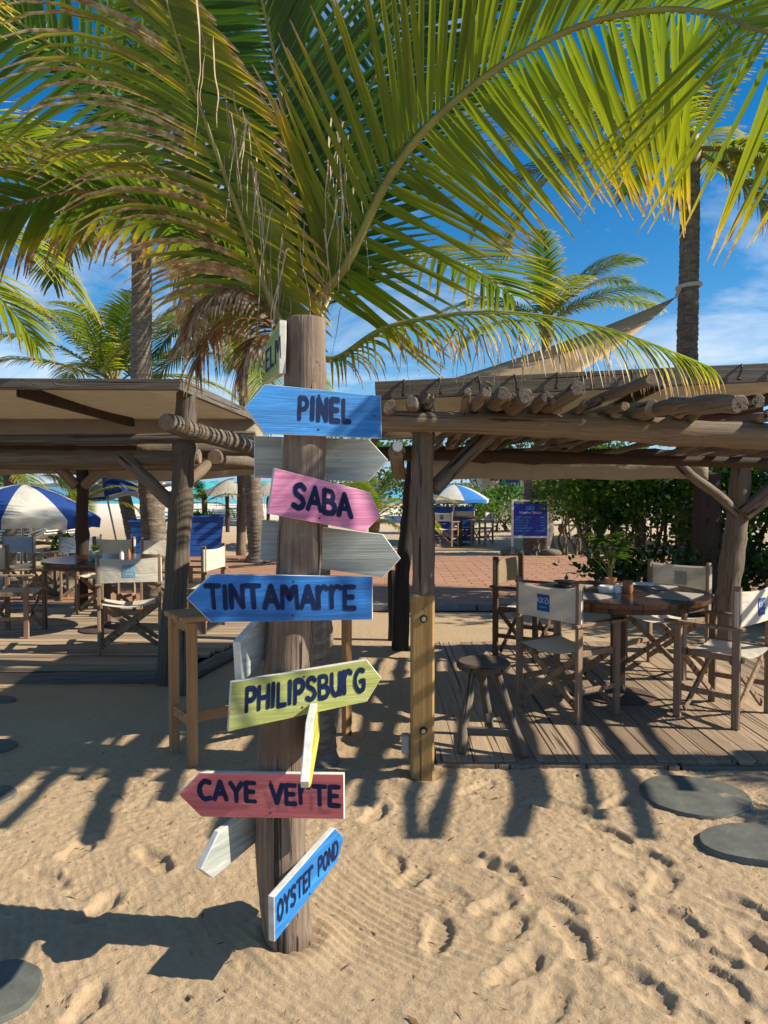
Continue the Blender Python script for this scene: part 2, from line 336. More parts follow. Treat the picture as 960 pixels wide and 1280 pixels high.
class MB:
    def __init__(s): s.v = []; s.f = []; s.i = []
    def add(s, vs, fs, mi=0):
        o = len(s.v); s.v += [V(x) for x in vs]; s.f += [[o+k for k in f] for f in fs]; s.i += [mi]*len(fs)
    def box(s, c, d, mi=0, m=None):
        x, y, z = d[0]/2, d[1]/2, d[2]/2
        vs = [V((a*x, b*y, e*z)) for a in (-1, 1) for b in (-1, 1) for e in (-1, 1)]
        if m: vs = [m @ q for q in vs]
        s.add([q+V(c) for q in vs], [(0, 1, 3, 2), (4, 6, 7, 5), (0, 4, 5, 1), (2, 3, 7, 6), (0, 2, 6, 4), (1, 5, 7, 3)], mi)
    def tube(s, pts, rs, n=10, caps=True, mi=0, capmi=None, wob=0.0, seed=0.0):
        pts = [V(p) for p in pts]; k = len(pts)
        if not hasattr(rs, '__len__'): rs = [rs]*k
        t0 = (pts[1]-pts[0]).normalized(); a = V((0, 0, 1)) if abs(t0.z) < 0.9 else V((1, 0, 0))
        u = t0.cross(a).normalized(); vs = []
        for i in range(k):
            t = (pts[min(i+1, k-1)]-pts[max(i-1, 0)]).normalized()
            u = (u-t*u.dot(t)).normalized(); w_ = t.cross(u)
            for j in range(n):
                an = 2*math.pi*j/n; r = rs[i]
                if wob: r *= 1+wob*mnoise.noise(V((math.cos(an)*1.3+seed, math.sin(an)*1.3, i*0.45+seed*3)))
                vs.append(pts[i]+u*math.cos(an)*r+w_*math.sin(an)*r)
        fs = [(i*n+j, i*n+(j+1) % n, (i+1)*n+(j+1) % n, (i+1)*n+j) for i in range(k-1) for j in range(n)]
        s.add(vs, fs, mi)
        if caps:
            cm = mi if capmi is None else capmi
            s.add(vs[:n], [tuple(range(n))[::-1]], cm); s.add(vs[-n:], [tuple(range(n))], cm)
    def lathe(s, prof, n=20, mi=0, c=(0, 0, 0)):
        vs = [V((r*math.cos(2*math.pi*j/n), r*math.sin(2*math.pi*j/n), z))+V(c) for r, z in prof for j in range(n)]
        fs = [(i*n+j, i*n+(j+1) % n, (i+1)*n+(j+1) % n, (i+1)*n+j) for i in range(len(prof)-1) for j in range(n)]
        s.add(vs, fs, mi)
        s.add(vs[:n], [tuple(range(n))[::-1]], mi); s.add(vs[-n:], [tuple(range(n))], mi)
    def mesh(s, name, mats, smooth=False):
        return mesh(name, s.v, s.f, mats if isinstance(mats, (list, tuple)) else [mats], s.i, smooth)
def autosmooth(me, ang=40):
    me.polygons.foreach_set('use_smooth', [True]*len(me.polygons))
    try: me.set_sharp_from_angle(angle=R(ang))
    except Exception: pass
    return me
def boxm(name, d, mat, bev=0.0):
    b = MB(); x, y, z = d[0]/2, d[1]/2, d[2]/2
    if not bev: b.box((0, 0, 0), d)
    else:
        e = bev
        # chamfered along all edges: a rounded block of 24 vertices
        vs = []
        for sx in (-1, 1):
            for sy in (-1, 1):
                for sz in (-1, 1):
                    vs += [(sx*x, sy*(y-e), sz*(z-e)), (sx*(x-e), sy*y, sz*(z-e)), (sx*(x-e), sy*(y-e), sz*z)]
        def id_(sx, sy, sz, a): return ((sx > 0)*4+(sy > 0)*2+(sz > 0))*3+a
        fs = []
        for s_ in (-1, 1):
            q = [id_(s_, a, c, 0) for a, c in ((-1, -1), (1, -1), (1, 1), (-1, 1))]; fs.append(q if s_ > 0 else q[::-1])
            q = [id_(a, s_, c, 1) for a, c in ((-1, -1), (1, -1), (1, 1), (-1, 1))]; fs.append(q[::-1] if s_ > 0 else q)
            q = [id_(a, c, s_, 2) for a, c in ((-1, -1), (1, -1), (1, 1), (-1, 1))]; fs.append(q if s_ > 0 else q[::-1])
        for a in (-1, 1):
            for c in (-1, 1):
                q = [id_(a, c, -1, 0), id_(a, c, -1, 1), id_(a, c, 1, 1), id_(a, c, 1, 0)]; fs.append(q[::-1] if a*c < 0 else q)
                q = [id_(a, -1, c, 0), id_(a, -1, c, 2), id_(a, 1, c, 2), id_(a, 1, c, 0)]; fs.append(q if a*c < 0 else q[::-1])
                q = [id_(-1, a, c, 1), id_(-1, a, c, 2), id_(1, a, c, 2), id_(1, a, c, 1)]; fs.append(q[::-1] if a*c < 0 else q)
                for d_ in (-1, 1):
                    q = [id_(a, c, d_, 0), id_(a, c, d_, 1), id_(a, c, d_, 2)]; fs.append(q if a*c*d_ > 0 else q[::-1])
        b.add(vs, fs)
    return b.mesh(name, mat)
def zto(d):
    return V(d).to_track_quat('Z', 'Y').to_matrix().to_4x4()
def between(p0, p1): return T(p0) @ zto(V(p1)-V(p0))
LOGN = [0]
def log(name, p0, p1, r0, r1, mat, parent, bend=0.0, n=14, seg=None, wob=0.10, knots=True, label=None, endmat=None, crook=0.012):
    p0, p1 = V(p0), V(p1); L = (p1-p0).length; LOGN[0] += 1; sd = LOGN[0]*1.37
    seg = seg or max(4, min(44, int(L/0.09))); kn_ = [(rng.random(), rng.uniform(.06, .2)) for _ in range(int(L*2.2))] if knots else []
    pts = []; rs = []
    for i in range(seg+1):
        t = i/seg; bx = bend*math.sin(math.pi*t)+crook*mnoise.noise(V((t*4+sd, sd, 0)))*min(1, L)
        by = 0.4*bend*math.sin(2*math.pi*t)+crook*mnoise.noise(V((t*4+sd, 0, sd)))*min(1, L)
        pts.append(V((bx, by, t*L))); rs.append((r0+(r1-r0)*t)*(1+((0.10*mnoise.noise(V((t*L*5, sd, 2.0)))+sum(a_*math.exp(-((t-k_)*L/0.05)**2) for k_, a_ in kn_)) if knots else 0)))
    b = MB(); e = 0.12*max(r0, r1)
    pts = [pts[0]]+[pts[0].lerp(pts[1], e/max(1e-6, (pts[1]-pts[0]).length))]+pts[1:-1]+[pts[-1].lerp(pts[-2], e/max(1e-6, (pts[-1]-pts[-2]).length)), pts[-1]]
    rs = [rs[0]*0.86, rs[0]]+rs[1:-1]+[rs[-1], rs[-1]*0.86]
    b.tube(pts, rs, n, True, 0, 1, wob, sd)
    me = b.mesh(name, [mat, endmat or M['paletop']]); autosmooth(me, 50)
    return part(name, me, parent, between(p0, p1), label)
def beam(name, p0, p1, wd, mat, parent, label=None, up=None):     # squared timber, local x along its length
    p0, p1 = V(p0), V(p1); d = p1-p0; L = d.length; x = d.normalized(); u = V(up or (0, 0, 1)); y = u.cross(x).normalized(); z = x.cross(y)
    m = Matrix((x, y, z)).transposed().to_4x4()
    return part(name, boxm(name, (L, wd[0], wd[1]), mat, 0.004), parent, T((p0+p1)/2) @ m, label)
def catmull(pts, n):
    pts = [V(p) for p in pts]; q = [pts[0]*2-pts[1]]+pts+[pts[-1]*2-pts[-2]]; res = []
    k = len(pts)-1
    for i in range(n+1):
        s_ = i/n*k; j = min(int(s_), k-1); t = s_-j; a, b, c, d = q[j:j+4]
        res.append(0.5*((2*b)+(c-a)*t+(2*a-5*b+4*c-d)*t*t+(3*b-a-3*c+d)*t**3))
    return res

# ------------------------------------------------------------------ hand lettering
GL = {
 'A': (0.68, [[(0, 0), (.34, 1), (.68, 0)], [(.14, .34), (.54, .34)]]),
 'B': (0.58, [[(0, 0), (0, 1)], ['s', (0, 1), (.4, .98), (.5, .77), (.36, .55), (0, .53)], ['s', (0, .53), (.42, .5), (.58, .26), (.42, .02), (0, 0)]]),
 'C': (0.6, [['s', (.6, .93), (.3, 1), (.04, .72), (.02, .32), (.26, .02), (.6, .08)]]),
 'D': (0.6, [[(0, 0), (0, 1)], ['s', (0, 1), (.38, .92), (.6, .52), (.4, .08), (0, 0)]]),
 'E': (0.52, [[(.5, 1), (0, 1), (0, 0), (.52, 0)], [(0, .52), (.42, .52)]]),
 'G': (0.64, [['s', (.6, .93), (.32, 1), (.05, .72), (.03, .3), (.28, 0), (.56, .08), (.62, .44)], [(.64, .46), (.36, .46)]]),
 'H': (0.6, [[(0, 0), (0, 1)], [(.58, 0), (.58, 1)], [(0, .5), (.58, .5)]]),
 'I': (0.06, [[(0.02, 0), (0.03, 1)]]),
 'L': (0.46, [[(0, 1), (0, 0), (.46, 0)]]),
 'M': (0.78, [[(0, 0), (.03, 1)], ['s', (.03, .98), (.2, .9), (.38, .42), (.56, .9), (.72, .98)], [(.72, .98), (.78, 0)]]),
 'N': (0.58, [[(0, 0), (0, 1), (.56, 0.02), (.58, 1)]]),
 'O': (0.62, [['s', (.3, 1), (.05, .78), (.02, .3), (.3, 0), (.58, .26), (.6, .72), (.3, 1)]]),
 'P': (0.52, [[(0, 0), (0, 1)], ['s', (0, 1), (.38, .97), (.52, .75), (.38, .5), (0, .46)]]),
 'r': (0.5, [[(.03, 0), (0, 1)], ['s', (.02, .62), (.14, .9), (.32, 1), (.5, .9)]]),
 'S': (0.56, [['s', (.54, .86), (.34, 1), (.08, .9), (.08, .64), (.42, .44), (.52, .2), (.3, 0), (0, .1)]]),
 'T': (0.66, [[(0, 1), (.66, 1)], [(.33, 1), (.35, 0)]]),
 'U': (0.56, [['s', (0, 1), (.0, .3), (.24, 0), (.5, .24), (.54, 1)], [(.54, 1), (.56, 0)]]),
 'V': (0.64, [[(0, 1), (.32, 0), (.64, 1)]]),
 'Y': (0.64, [[(0, 1), (.32, .52), (.64, 1)], [(.32, .52), (.32, 0)]]),
 'K': (0.56, [[(0, 0), (0, 1)], [(.54, 1), (.04, .46), (.56, 0)]]),
 'o': (0.56, [['s', (.28, .76), (.04, .58), (.03, .2), (.28, 0), (.53, .2), (.53, .58), (.28, .76)], [(.1, .92), (.28, 1.05), (.46, .92)]]),
 ' ': (0.42, []),
}
def lettering(text, f, sw=0.2, gap=0.24, jit=0.03, seed=1, lift=0.0012, word=None):
    """strokes as raised ribbons; f(u,v,h) maps the unit text box (u,v in 0..1) to a point; returns verts, faces"""
    r = random.Random(seed); x = 0; items = []; wi = 0
    for ch in text:
        wd, st = GL[ch]; wi += ch == ' '; items.append((x, st if word in (None, wi) else [], wd)); x += wd+gap+ (0.04 if ch in 'IT' else 0)
    W = x-gap; vs = []; fs = []; layer = 0
    for x0, st, wd in items:
        oy = r.uniform(-jit, jit); ox = r.uniform(-jit, jit)*0.5
        for s_ in st:
            sm = s_[0] == 's'; pts = [V((p[0]+x0+ox, p[1]+oy, 0)) for p in (s_[1:] if sm else s_)]
            runs = [catmull(pts, 5*(len(pts)-1))] if sm else [[a.lerp(b, k/2) for k in range(3)] for a, b in zip(pts, pts[1:])]
            for run in runs:
                layer += 1; h = lift+0.00012*(layer % 7); hw = sw/2*r.uniform(0.88, 1.12)
                n = len(run); rows = []
                d0 = (run[1]-run[0]).normalized(); d1 = (run[-1]-run[-2]).normalized()
                ext = [run[0]-d0*hw*0.75]+run+[run[-1]+d1*hw*0.75]
                ws = [hw*0.62]+[hw*(1+r.uniform(-.07, .07)) for _ in run]+[hw*0.62]
                for i, p in enumerate(ext):
                    d = (ext[min(i+1, n+1)]-ext[max(i-1, 0)]).normalized(); q = V((-d.y, d.x, 0))
                    rows.append((p+q*ws[i], p-q*ws[i]))
                o = len(vs)
                for a, b in rows:
                    for p in (a, b):
                        vs.append(f((p.x)/W, p.y, h))
                fs += [(o+2*i, o+2*i+1, o+2*i+3, o+2*i+2) for i in range(len(rows)-1)]
    return vs, fs

# ------------------------------------------------------------------ ground
def graded(lo, a, b, hi, fine, g=1.13):
    xs = list(np.arange(a, b+1e-6, fine)); s_ = fine; x = b
    while x < hi: s_ = min(s_*g, 60); x += s_; xs.append(min(x, hi))
    s_ = fine; x = a; left = []
    while x > lo: s_ = min(s_*g, 60); x -= s_; left.append(max(x, lo))
    return np.array(left[::-1]+xs)
gx = graded(-2500, -1.75, 1.95, 2500, 0.009); gy = graded(-40, 1.95, 4.35, 90, 0.009)
X, Y = np.meshgrid(gx, gy)
def vnoise(x, y, sc, seed):
    rs = np.random.RandomState(seed); tab = rs.rand(256, 256)
    xf, yf = x*sc, y*sc; xi, yi = np.floor(xf).astype(int), np.floor(yf).astype(int); fx, fy = xf-xi, yf-yi
    fx = fx*fx*(3-2*fx); fy = fy*fy*(3-2*fy)
    g = lambda a, b: tab[a % 256, b % 256]
    return (g(xi, yi)*(1-fx)+g(xi+1, yi)*fx)*(1-fy)+(g(xi, yi+1)*(1-fx)+g(xi+1, yi+1)*fx)*fy-0.5
def sst(a, b, x): t = np.clip((x-a)/(b-a), 0, 1); return t*t*(3-2*t)
near = sst(9, 5, Y)*sst(-5, -3.5, X)*sst(5, 3.5, X)
H = near*(0.024*vnoise(X, Y, 1.7, 1)+0.007*vnoise(X, Y, 4.5, 2)+0.004*vnoise(X, Y, 12, 3)+0.005*vnoise(X, Y, 31, 4)+0.0035*vnoise(X, Y, 70, 14))
disturbed = np.clip(0.35+1.3*vnoise(X, Y, 2.2, 8)+sst(0.2, 0.8, X)*0.7+sst(3.0, 3.4, Y)*0.6, 0, 1)*near
H += disturbed*(0.003*vnoise(X, Y, 15, 5)+0.005*vnoise(X, Y, 42, 6)+0.004*vnoise(X, Y, 78, 16))
# rake marks: long shallow furrows curving round the signpost
dc = np.hypot(X-1.15, Y-3.95)+0.10*vnoise(X, Y, 1.8, 9)+0.02*vnoise(X, Y, 7, 19)
rake = np.sin(dc*2*np.pi/0.034)*0.0030*(1+1.4*vnoise(X, Y, 6, 33))+np.sin(dc*2*np.pi/0.091+1)*0.0016
H += near*rake*np.clip(sst(3.35, 3.0, Y)*sst(0.72, 0.15, X)+0.0, 0, 1)*(0.35+0.65*np.clip(0.5+2.2*vnoise(X, Y, 3, 11), 0, 1))
def foot(px, py, ang, L=0.27, Wd=0.10, dep=0.036):
    global H
    c = G(px, py); ca, sa = math.cos(R(ang)), math.sin(R(ang))
    u = ((X-c.x)*ca+(Y-c.y)*sa)/(L/2); v = (-(X-c.x)*sa+(Y-c.y)*ca)/(Wd/2)
    v = v+0.14*np.cos(u*2.6)-0.10; nz = 0.16*vnoise(X, Y, 20, int(px)+int(py))+0.10*vnoise(X, Y, 50, int(px))
    d1 = np.hypot((u-0.36)/0.66, v/1.0)+nz; d2 = np.hypot((u+0.58)/0.42, v/0.78)+nz; d0 = np.hypot(u/0.95, v/0.8)+nz
    k1, k2 = 0.75+0.5*((int(px)*7) % 10)/10, 0.6+0.6*((int(py)*3) % 10)/10
    H += -dep*(0.45*k1*sst(1.08, 0.3, d1)+0.4*k2*sst(1.08, 0.3, d2)+0.7*sst(1.08, 0.72, d0))+0.45*dep*np.exp(-((np.minimum(d1, d2)-1.25)/0.18)**2)*(0.55+vnoise(X, Y, 25, 5))
rf = random.Random(3)
for f_ in [(490, 1072, 110), (520, 1092, 60), (562, 1115, 130), (592, 1075, 150), (632, 1090, 120), (622, 1132, 40), (690, 1130, 140), (640, 1160, 60), (762, 1040, 130), (808, 1068, 140),
          (775, 1118, 95), (650, 1212, 40), (762, 1208, 150), (806, 1236, 120), (880, 1190, 140), (905, 1225, 110), (850, 1150, 120), (715, 1170, 100), (930, 1130, 130), (700, 1008, 160), (770, 1005, 30), (690, 1260, 60), (850, 1265, 130), (925, 1262, 160),
          (100, 1060, 80), (160, 1010, 20), (60, 1100, 150), (195, 1075, 130), (110, 1255, 85), (40, 985, 30), (310, 965, 60), (470, 1015, 70), (600, 985, 40), (830, 1100, 60), (945, 1185, 80), (550, 1165, 80), (125, 1135, 70)]:
    foot(*f_, L=rf.uniform(0.22, 0.29), Wd=rf.uniform(0.10, 0.135), dep=rf.uniform(0.010, 0.021))
for q in ((-0.315, 2.58, 0.13), (0.203, 4.06, 0.14)):     # sand heaped at the posts
    H += 0.018*np.exp(-((np.hypot(X-q[0], Y-q[1])-q[2])/0.05)**2)
H += 0.02*sst(1.25, 1.42, X)*0
H -= 0.10*sst(-0.9, -1.7, X)*sst(5.0, 6.0, Y)*sst(14, 10, Y)
H -= 0.09*sst(4.15, 4.32, Y)*sst(0.25, 0.36, X)*sst(7.7, 7.5, Y)*sst(6.0, 4.6, X)   # cut out under the right deck
H -= 0.08*sst(9.6, 9.95, Y)*sst(20, 17.6, Y)*sst(-7, -6, X)*sst(12, 10, X)*1.0       # bed of the paved plaza
far = sst(12, 20, Y); H += far*0.16*vnoise(X, Y, 0.35, 12)*sst(70, 40, Y)*sst(60, 30, np.abs(X))
H -= 2.0*sst(68, 90, Y)
nx, ny = len(gx), len(gy)
me = bpy.data.meshes.new('sand_ground')
me.vertices.add(nx*ny); me.vertices.foreach_set('co', np.stack([X, Y, H], -1).astype(np.float32).ravel())
ii = (np.arange(ny-1)[:, None]*nx+np.arange(nx-1)[None, :]).ravel()
q = np.stack([ii, ii+1, ii+nx+1, ii+nx], -1).astype(np.int32)
me.loops.add(q.size); me.loops.foreach_set('vertex_index', q.ravel())
me.polygons.add(len(q)); me.polygons.foreach_set('loop_start', np.arange(0, q.size, 4, dtype=np.int32)); me.polygons.foreach_set('loop_total', np.full(len(q), 4, dtype=np.int32))
me.polygons.foreach_set('use_smooth', np.ones(len(q), bool)); me.update(calc_edges=True)
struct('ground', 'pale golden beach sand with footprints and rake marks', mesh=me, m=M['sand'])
def hgt(x, y):
    i = int(np.clip(np.searchsorted(gx, x), 0, nx-1)); j = int(np.clip(np.searchsorted(gy, y), 0, ny-1)); return float(H[j, i])
struct('sea', 'turquoise sea beyond the white beach', mesh=mesh('sea', [(-3000, 66, -0.12), (3000, 66, -0.12), (3000, 5500, -0.12), (-3000, 5500, -0.12)], [(0, 1, 2, 3)]), m=M['sea'])
b = MB(); prof = [(-2600+i*65, 1800+60*math.sin(i), 9+12*mnoise.noise(V((i*0.21, 3.3, 0)))+5*mnoise.noise(V((i*0.8, 0, 0)))) for i in range(81)]
vs = []; fs = []
for k, (x, y, z) in enumerate(prof): vs += [(x, y, -1), (x, y+120, max(2, z)), (x, y+420, max(2, z)*0.7), (x, y+800, -1)]
for k in range(80): fs += [(4*k+j, 4*k+4+j, 4*k+5+j, 4*k+1+j) for j in range(3)]
struct('hills', 'thin green strip of land on the sea horizon', mesh=mesh('hills', vs, fs, smooth=True), m=M['hill'])
# plaza of terracotta pavers
pl = struct('plaza', 'terracotta paved terrace with pale joints', mesh=mesh('plaza', [(-6, 10, -0.009), (10, 10, -0.009), (10, 17.2, -0.009), (-6, 17.2, -0.009)], [(0, 1, 2, 3)]), m=M['grout'])
tw, th, gp = 0.40, 0.20, 0.009
tm = boxm('paver', (tw-gp, th-gp, 0.03), M['tile'], 0.004); cand = []
for r_ in range(36):
    for c_ in range(41):
        x = -6+c_*tw+(0.2 if r_ % 2 else 0)+tw/2; y = 10+r_*th+th/2
        if x < 9.9: cand.append((x, y))
cand.sort(key=lambda p: abs(p[0]-1.4)*0.55+(p[1]-10)+(4 if p[0] < -0.6 or p[0] > 3.6 else 0))
rest = MB()
for k, (x, y) in enumerate(cand):
    z = -0.018+rng.uniform(-0.003, 0.003)
    if k < 298: part('paver', tm, pl, T(x, y, z))
    else: rest.box((x, y, z), (tw-gp, th-gp, 0.03))
o = part('paver_field', rest.mesh('paver_field', M['tile']), pl); o['kind'] = 'stuff'
kb = boxm('kerb_block', (0.78, 0.10, 0.09), M['kerb'], 0.008)
for k in range(20): part('kerb_block', kb, pl, T(-5.6+k*0.8, 9.94+rng.uniform(-.006, .006), -0.015))
# dry litter on the sand
b = MB()
for k in range(900):
    x = rng.uniform(-1.7, 1.9); y = rng.uniform(2.05, 4.2) if k % 3 else rng.gauss(3.9, 0.35); z = hgt(x, y)+0.003
    a = rng.uniform(0, 6.28); L = rng.choice((0.003, 0.004, 0.006, 0.008, 0.02))*rng.uniform(0.7, 1.4); wd = min(L*0.4, rng.uniform(0.0012, 0.0028))
    d = V((math.cos(a), math.sin(a), rng.uniform(-.2, .3)))*L; n_ = V((-math.sin(a), math.cos(a), 0))*wd
    b.add([V((x, y, z))-d-n_*.3, V((x, y, z))-n_, V((x, y, z))+d, V((x, y, z+0.002))+n_], [(0, 1, 2, 3)])
tag(struct('litter', None, mesh=b.mesh('litter', M['litter'])), 'dark specks of twigs and dry bits scattered on the sand', None, None, 'stuff')

b = MB(); r_ = random.Random(77)
for k in range(46):
    x = r_.uniform(-1.6, 1.8); y = r_.uniform(2.1, 4.1); z = hgt(x, y)+.005; a = r_.uniform(0, 6.28); L = r_.uniform(.015, .06); d = V((math.cos(a), math.sin(a), r_.uniform(-.05, .25))); e = V((-d.y, d.x, 0))*L*r_.uniform(.04, .18)
    p = [V((x, y, z))-d*L*.5, V((x, y, z))+e, V((x, y, z))+d*L*.5+V((0, 0, .004)), V((x, y, z+.003))-e]; b.add(p, [(0, 1, 2, 3)])
tag(struct('leaf_bits', None, mesh=b.mesh('leaf_bits', M['litter2'])), 'brown bits of dry palm leaf lying on the sand', None, None, 'stuff')

# ------------------------------------------------------------------ signpost
PB = V((-0.315, 2.58, 0)); PT = P(381, 400, 2.58)
sp_ = thing('signpost', 'tall log signpost covered with painted direction boards, foreground', 'signpost', PB)
PCS = [(P(x_, y_, 2.58).z, P(x_, y_, 2.58).x, w__*0.5*2.58/961) for y_, x_, w__ in ((1290, 366, 64), (1185, 362, 62), (1130, 356, 63), (1050, 350.5, 63), (950, 351, 60), (860, 356, 58), (780, 364, 57), (700, 374, 56), (560, 381, 53), (400, 381.5, 50.5))]
def pprof(z, k):
    for (za, *a), (zb, *b_) in zip(PCS, PCS[1:]):
        if z <= zb: f = max(0, (z-za)/(zb-za)); f = f*f*(3-2*f)*0.5+f*0.5; return a[k]+(b_[k]-a[k])*f
    return PCS[-1][k+1]
def pcen(z): return V((pprof(z, 0), 2.58, z))
def prad(z): return pprof(z, 1)
b = MB(); n = 40; pts = []; rs = []
for i in range(91):
    t = i/90; z = -0.16+(PT.z+0.16)*t; c = pcen(z)-PB; c.z = 0
    pts.append(V((c.x, 0.006*mnoise.noise(V((t*5, 7, 0))), z))); rs.append(prad(z)*(1+0.022*mnoise.noise(V((z*7, 3, 3)))))
pts += [pts[-1]+V((0, 0, 0.004))]; rs += [rs[-1]*0.92]
b.tube(pts, rs, n, True, 0, 1, 0.05, 2.2)
part('pole', autosmooth(b.mesh('pole', [M['postwood'], M['paletop']]), 45), sp_, T(PB))
def board(poly, pt, nrm, paintm, label, text=None, tq=None, th=0.022, sw=0.2, seed=1, nails=(), gap=0.24, letm='navy', world2d=None, edgem='edge'):
    nrm = V(nrm).normalized(); xax = V((0, 0, 1)).cross(nrm).normalized(); zax = nrm.cross(xax); pt = V(pt)
    m3 = Matrix((xax, -nrm, zax)).transposed()
    def loc(px, py):
        d = ray(px, py); o = V((0, 0, CAMZ)); t = (pt-o).dot(nrm)/d.dot(nrm); q = o+d*t-pt
        return V((q.dot(xax), q.dot(zax)))
    pl_ = world2d or [loc(*p) for p in poly]
    c = sum(pl_, V((0, 0)))/len(pl_); pl_ = [p-c for p in pl_]
    area = sum(a.x*b_.y-a.y*b_.x for a, b_ in zip(pl_, pl_[1:]+pl_[:1]))
    if area < 0: pl_ = pl_[::-1]
    k = len(pl_); e = 0.0025
    def inset(s_): return [p+(-p).normalized()*s_ for p in pl_]
    b = MB(); ring = []
    for (q_, y) in ((inset(e), 0), (pl_, e), (pl_, th-e), (inset(e), th)):
        ring.append([V((p.x, y, p.y)) for p in q_])
    vs = [v for r_ in ring for v in r_]
    b.add(vs, [tuple(range(k))], 0)
    b.add(vs, [(i*k+j, i*k+(j+1) % k, (i+1)*k+(j+1) % k, (i+1)*k+j)[::-1] for i in range(3) for j in range(k)], 1)
    b.add(vs, [tuple(range(3*k, 4*k))[::-1]], 1)
    org = pt+xax*c.x+zax*c.y
    MW = T(org) @ m3.to_4x4()
    o = part('arrow_board', b.mesh('arrow_board', [M[paintm], M[edgem]]), sp_, MW, label)
    if text:
        qd = [loc(*p)-c for p in tq]     # BL, BR, TR, TL
        def f(u, v, h):
            p = (qd[0]*(1-u)+qd[1]*u)*(1-v)+(qd[3]*(1-u)+qd[2]*u)*v
            return V((p.x, -h, p.y))
        for wd_ in range(len(text.split(' '))):
            vs, fs = lettering(text, f, sw, gap, seed=seed, word=wd_); part('lettering', mesh('lettering', vs, fs, [M[letm]]), o, MW)
    for p in nails:
        l = loc(*p)-c; nb = MB(); nb.tube([(0, 0.001, 0), (0, -0.0018, 0)], 0.0032, 8)
        part('nail', nb.mesh('nail', M['nail']), o, MW @ T(l.x, 0, l.y))
    return o
def contact(z, yaw, th=0.022):      # a board touching the pole, its front face turned by yaw
    nrm = V((math.sin(R(yaw)), -math.cos(R(yaw)), 0)); return pcen(z)+nrm*(prad(z)+th), nrm
p_, n_ = contact(1.80, 24)
board([(306, 509), (331, 480), (476.5, 495), (477.5, 548), (331, 542)], p_, n_, 'blue', 'bright blue arrow board pointing left, lettered PINEL', 'PINEL',
      [(374, 523), (437, 527.7), (437, 501.6), (375, 496.6)], sw=0.27, seed=3, nails=[(399, 494), (398, 537), (468, 520)], gap=0.34)
p_, n_ = contact(1.52, 21)
board([(343, 585), (462.5, 615), (476, 645), (456.5, 665), (334.8, 642)], p_, n_, 'pink', 'pink arrow board pointing right, lettered SABA', 'SABA',
      [(366, 634), (438.7, 645.7), (437.7, 619), (368.5, 605.5)], sw=0.25, seed=5, nails=[(406, 610), (399, 648)], gap=0.2)
p_, n_ = contact(1.19, 13)
board([(233, 748), (263.6, 718), (466, 721), (466, 774.5), (263.6, 778)], p_, n_, 'blue2', 'long blue arrow board pointing left, lettered TINTAMARRE', 'TINTAMArrE',
      [(259, 759.7), (443.5, 759.5), (443.5, 733), (257, 732)], sw=0.24, seed=7, nails=[(367, 727), (366, 769)], gap=0.2)
p_, n_ = contact(0.90, 21)
board([(289, 853), (459, 825), (477, 847.5), (459, 877), (285, 914.5)], p_, n_, 'lime', 'lime green arrow board pointing right, lettered PHILIPSBURG', 'PHILIPSBUrG',
      [(308, 889), (455.6, 862), (455, 836), (309, 861)], sw=0.25, seed=9, nails=[(380, 846), (378, 884)], gap=0.26)
p_, n_ = contact(0.56, -3.5)
board([(223, 993), (250, 966), (430, 968), (430.5, 1024), (251, 1021)], p_, n_, 'red', 'dusky red arrow board pointing left, lettered CAYE VERTE', 'CAYE VErTE',
      [(250, 998.5), (424, 1007), (424, 984), (249, 976)], sw=0.26, seed=11, nails=[(338, 977), (338, 1016)], gap=0.24)
p_, n_ = contact(0.25, 65)
board([(342.8, 1122), (419, 1035), (430, 1046.6), (422, 1076.5), (343.6, 1177.5)], p_, n_, 'blue', 'blue arrow board near the ground, lettered OYSTER POND', 'OYSTEr POND',
      [(347, 1152), (422, 1068.5), (422, 1049), (347, 1128)], sw=0.24, seed=13, nails=[(387, 1117)], gap=0.22, th=0.024)
c_ = pcen(1.95)
board([(349, 400), (348.5, 466.5), (330, 479), (331, 434)], c_+V((-0.95, -0.31, 0))*0.095, (-0.95, -0.31, 0), 'green', 'green board at the top of the pole, seen almost edge on', 'ELM',
      [(333, 465), (351, 447), (351, 420), (333, 441)], sw=0.16, seed=15, th=0.024)
board([(317.5, 545), (461.5, 549), (485, 575), (460.5, 602), (317.5, 597)], V((-0.28, 2.664, 0)), (0.02, -1, 0), 'white', 'whitewashed back of an arrow board behind the pole, under PINEL')
board([(327, 650), (479, 668), (501, 698), (479, 722), (324, 699.5)], V((-0.28, 2.668, 0)), (0.05, -1, 0), 'white', 'whitewashed back of an arrow board behind the pole, under SABA')
board([(300, 803), (322, 778), (350, 752), (350, 808), (327, 828), (303, 854)], V((-0.40, 2.60, 0)), (0.9, -0.43, 0), 'white', 'small white board end pointing at the viewer, above PHILIPSBURG', th=0.03)
board([(251, 1087), (274, 1040), (326, 1004), (326, 1048), (266, 1098)], V((-0.43, 2.63, 0)), (0.86, -0.5, 0), 'white', 'whitewashed board pointing down left under CAYE VERTE', th=0.024)
board(None, V((-0.215, 2.35, 0.76)), (1, 0.03, 0), 'yellow', 'narrow yellow board pointing at the viewer, seen edge on',
      world2d=[V((-0.24, -0.03)), V((-0.22, -0.055)), V((-0.14, -0.075)), V((0.28, -0.075)), V((0.28, 0.075)), V((-0.04, 0.075))], th=0.025)

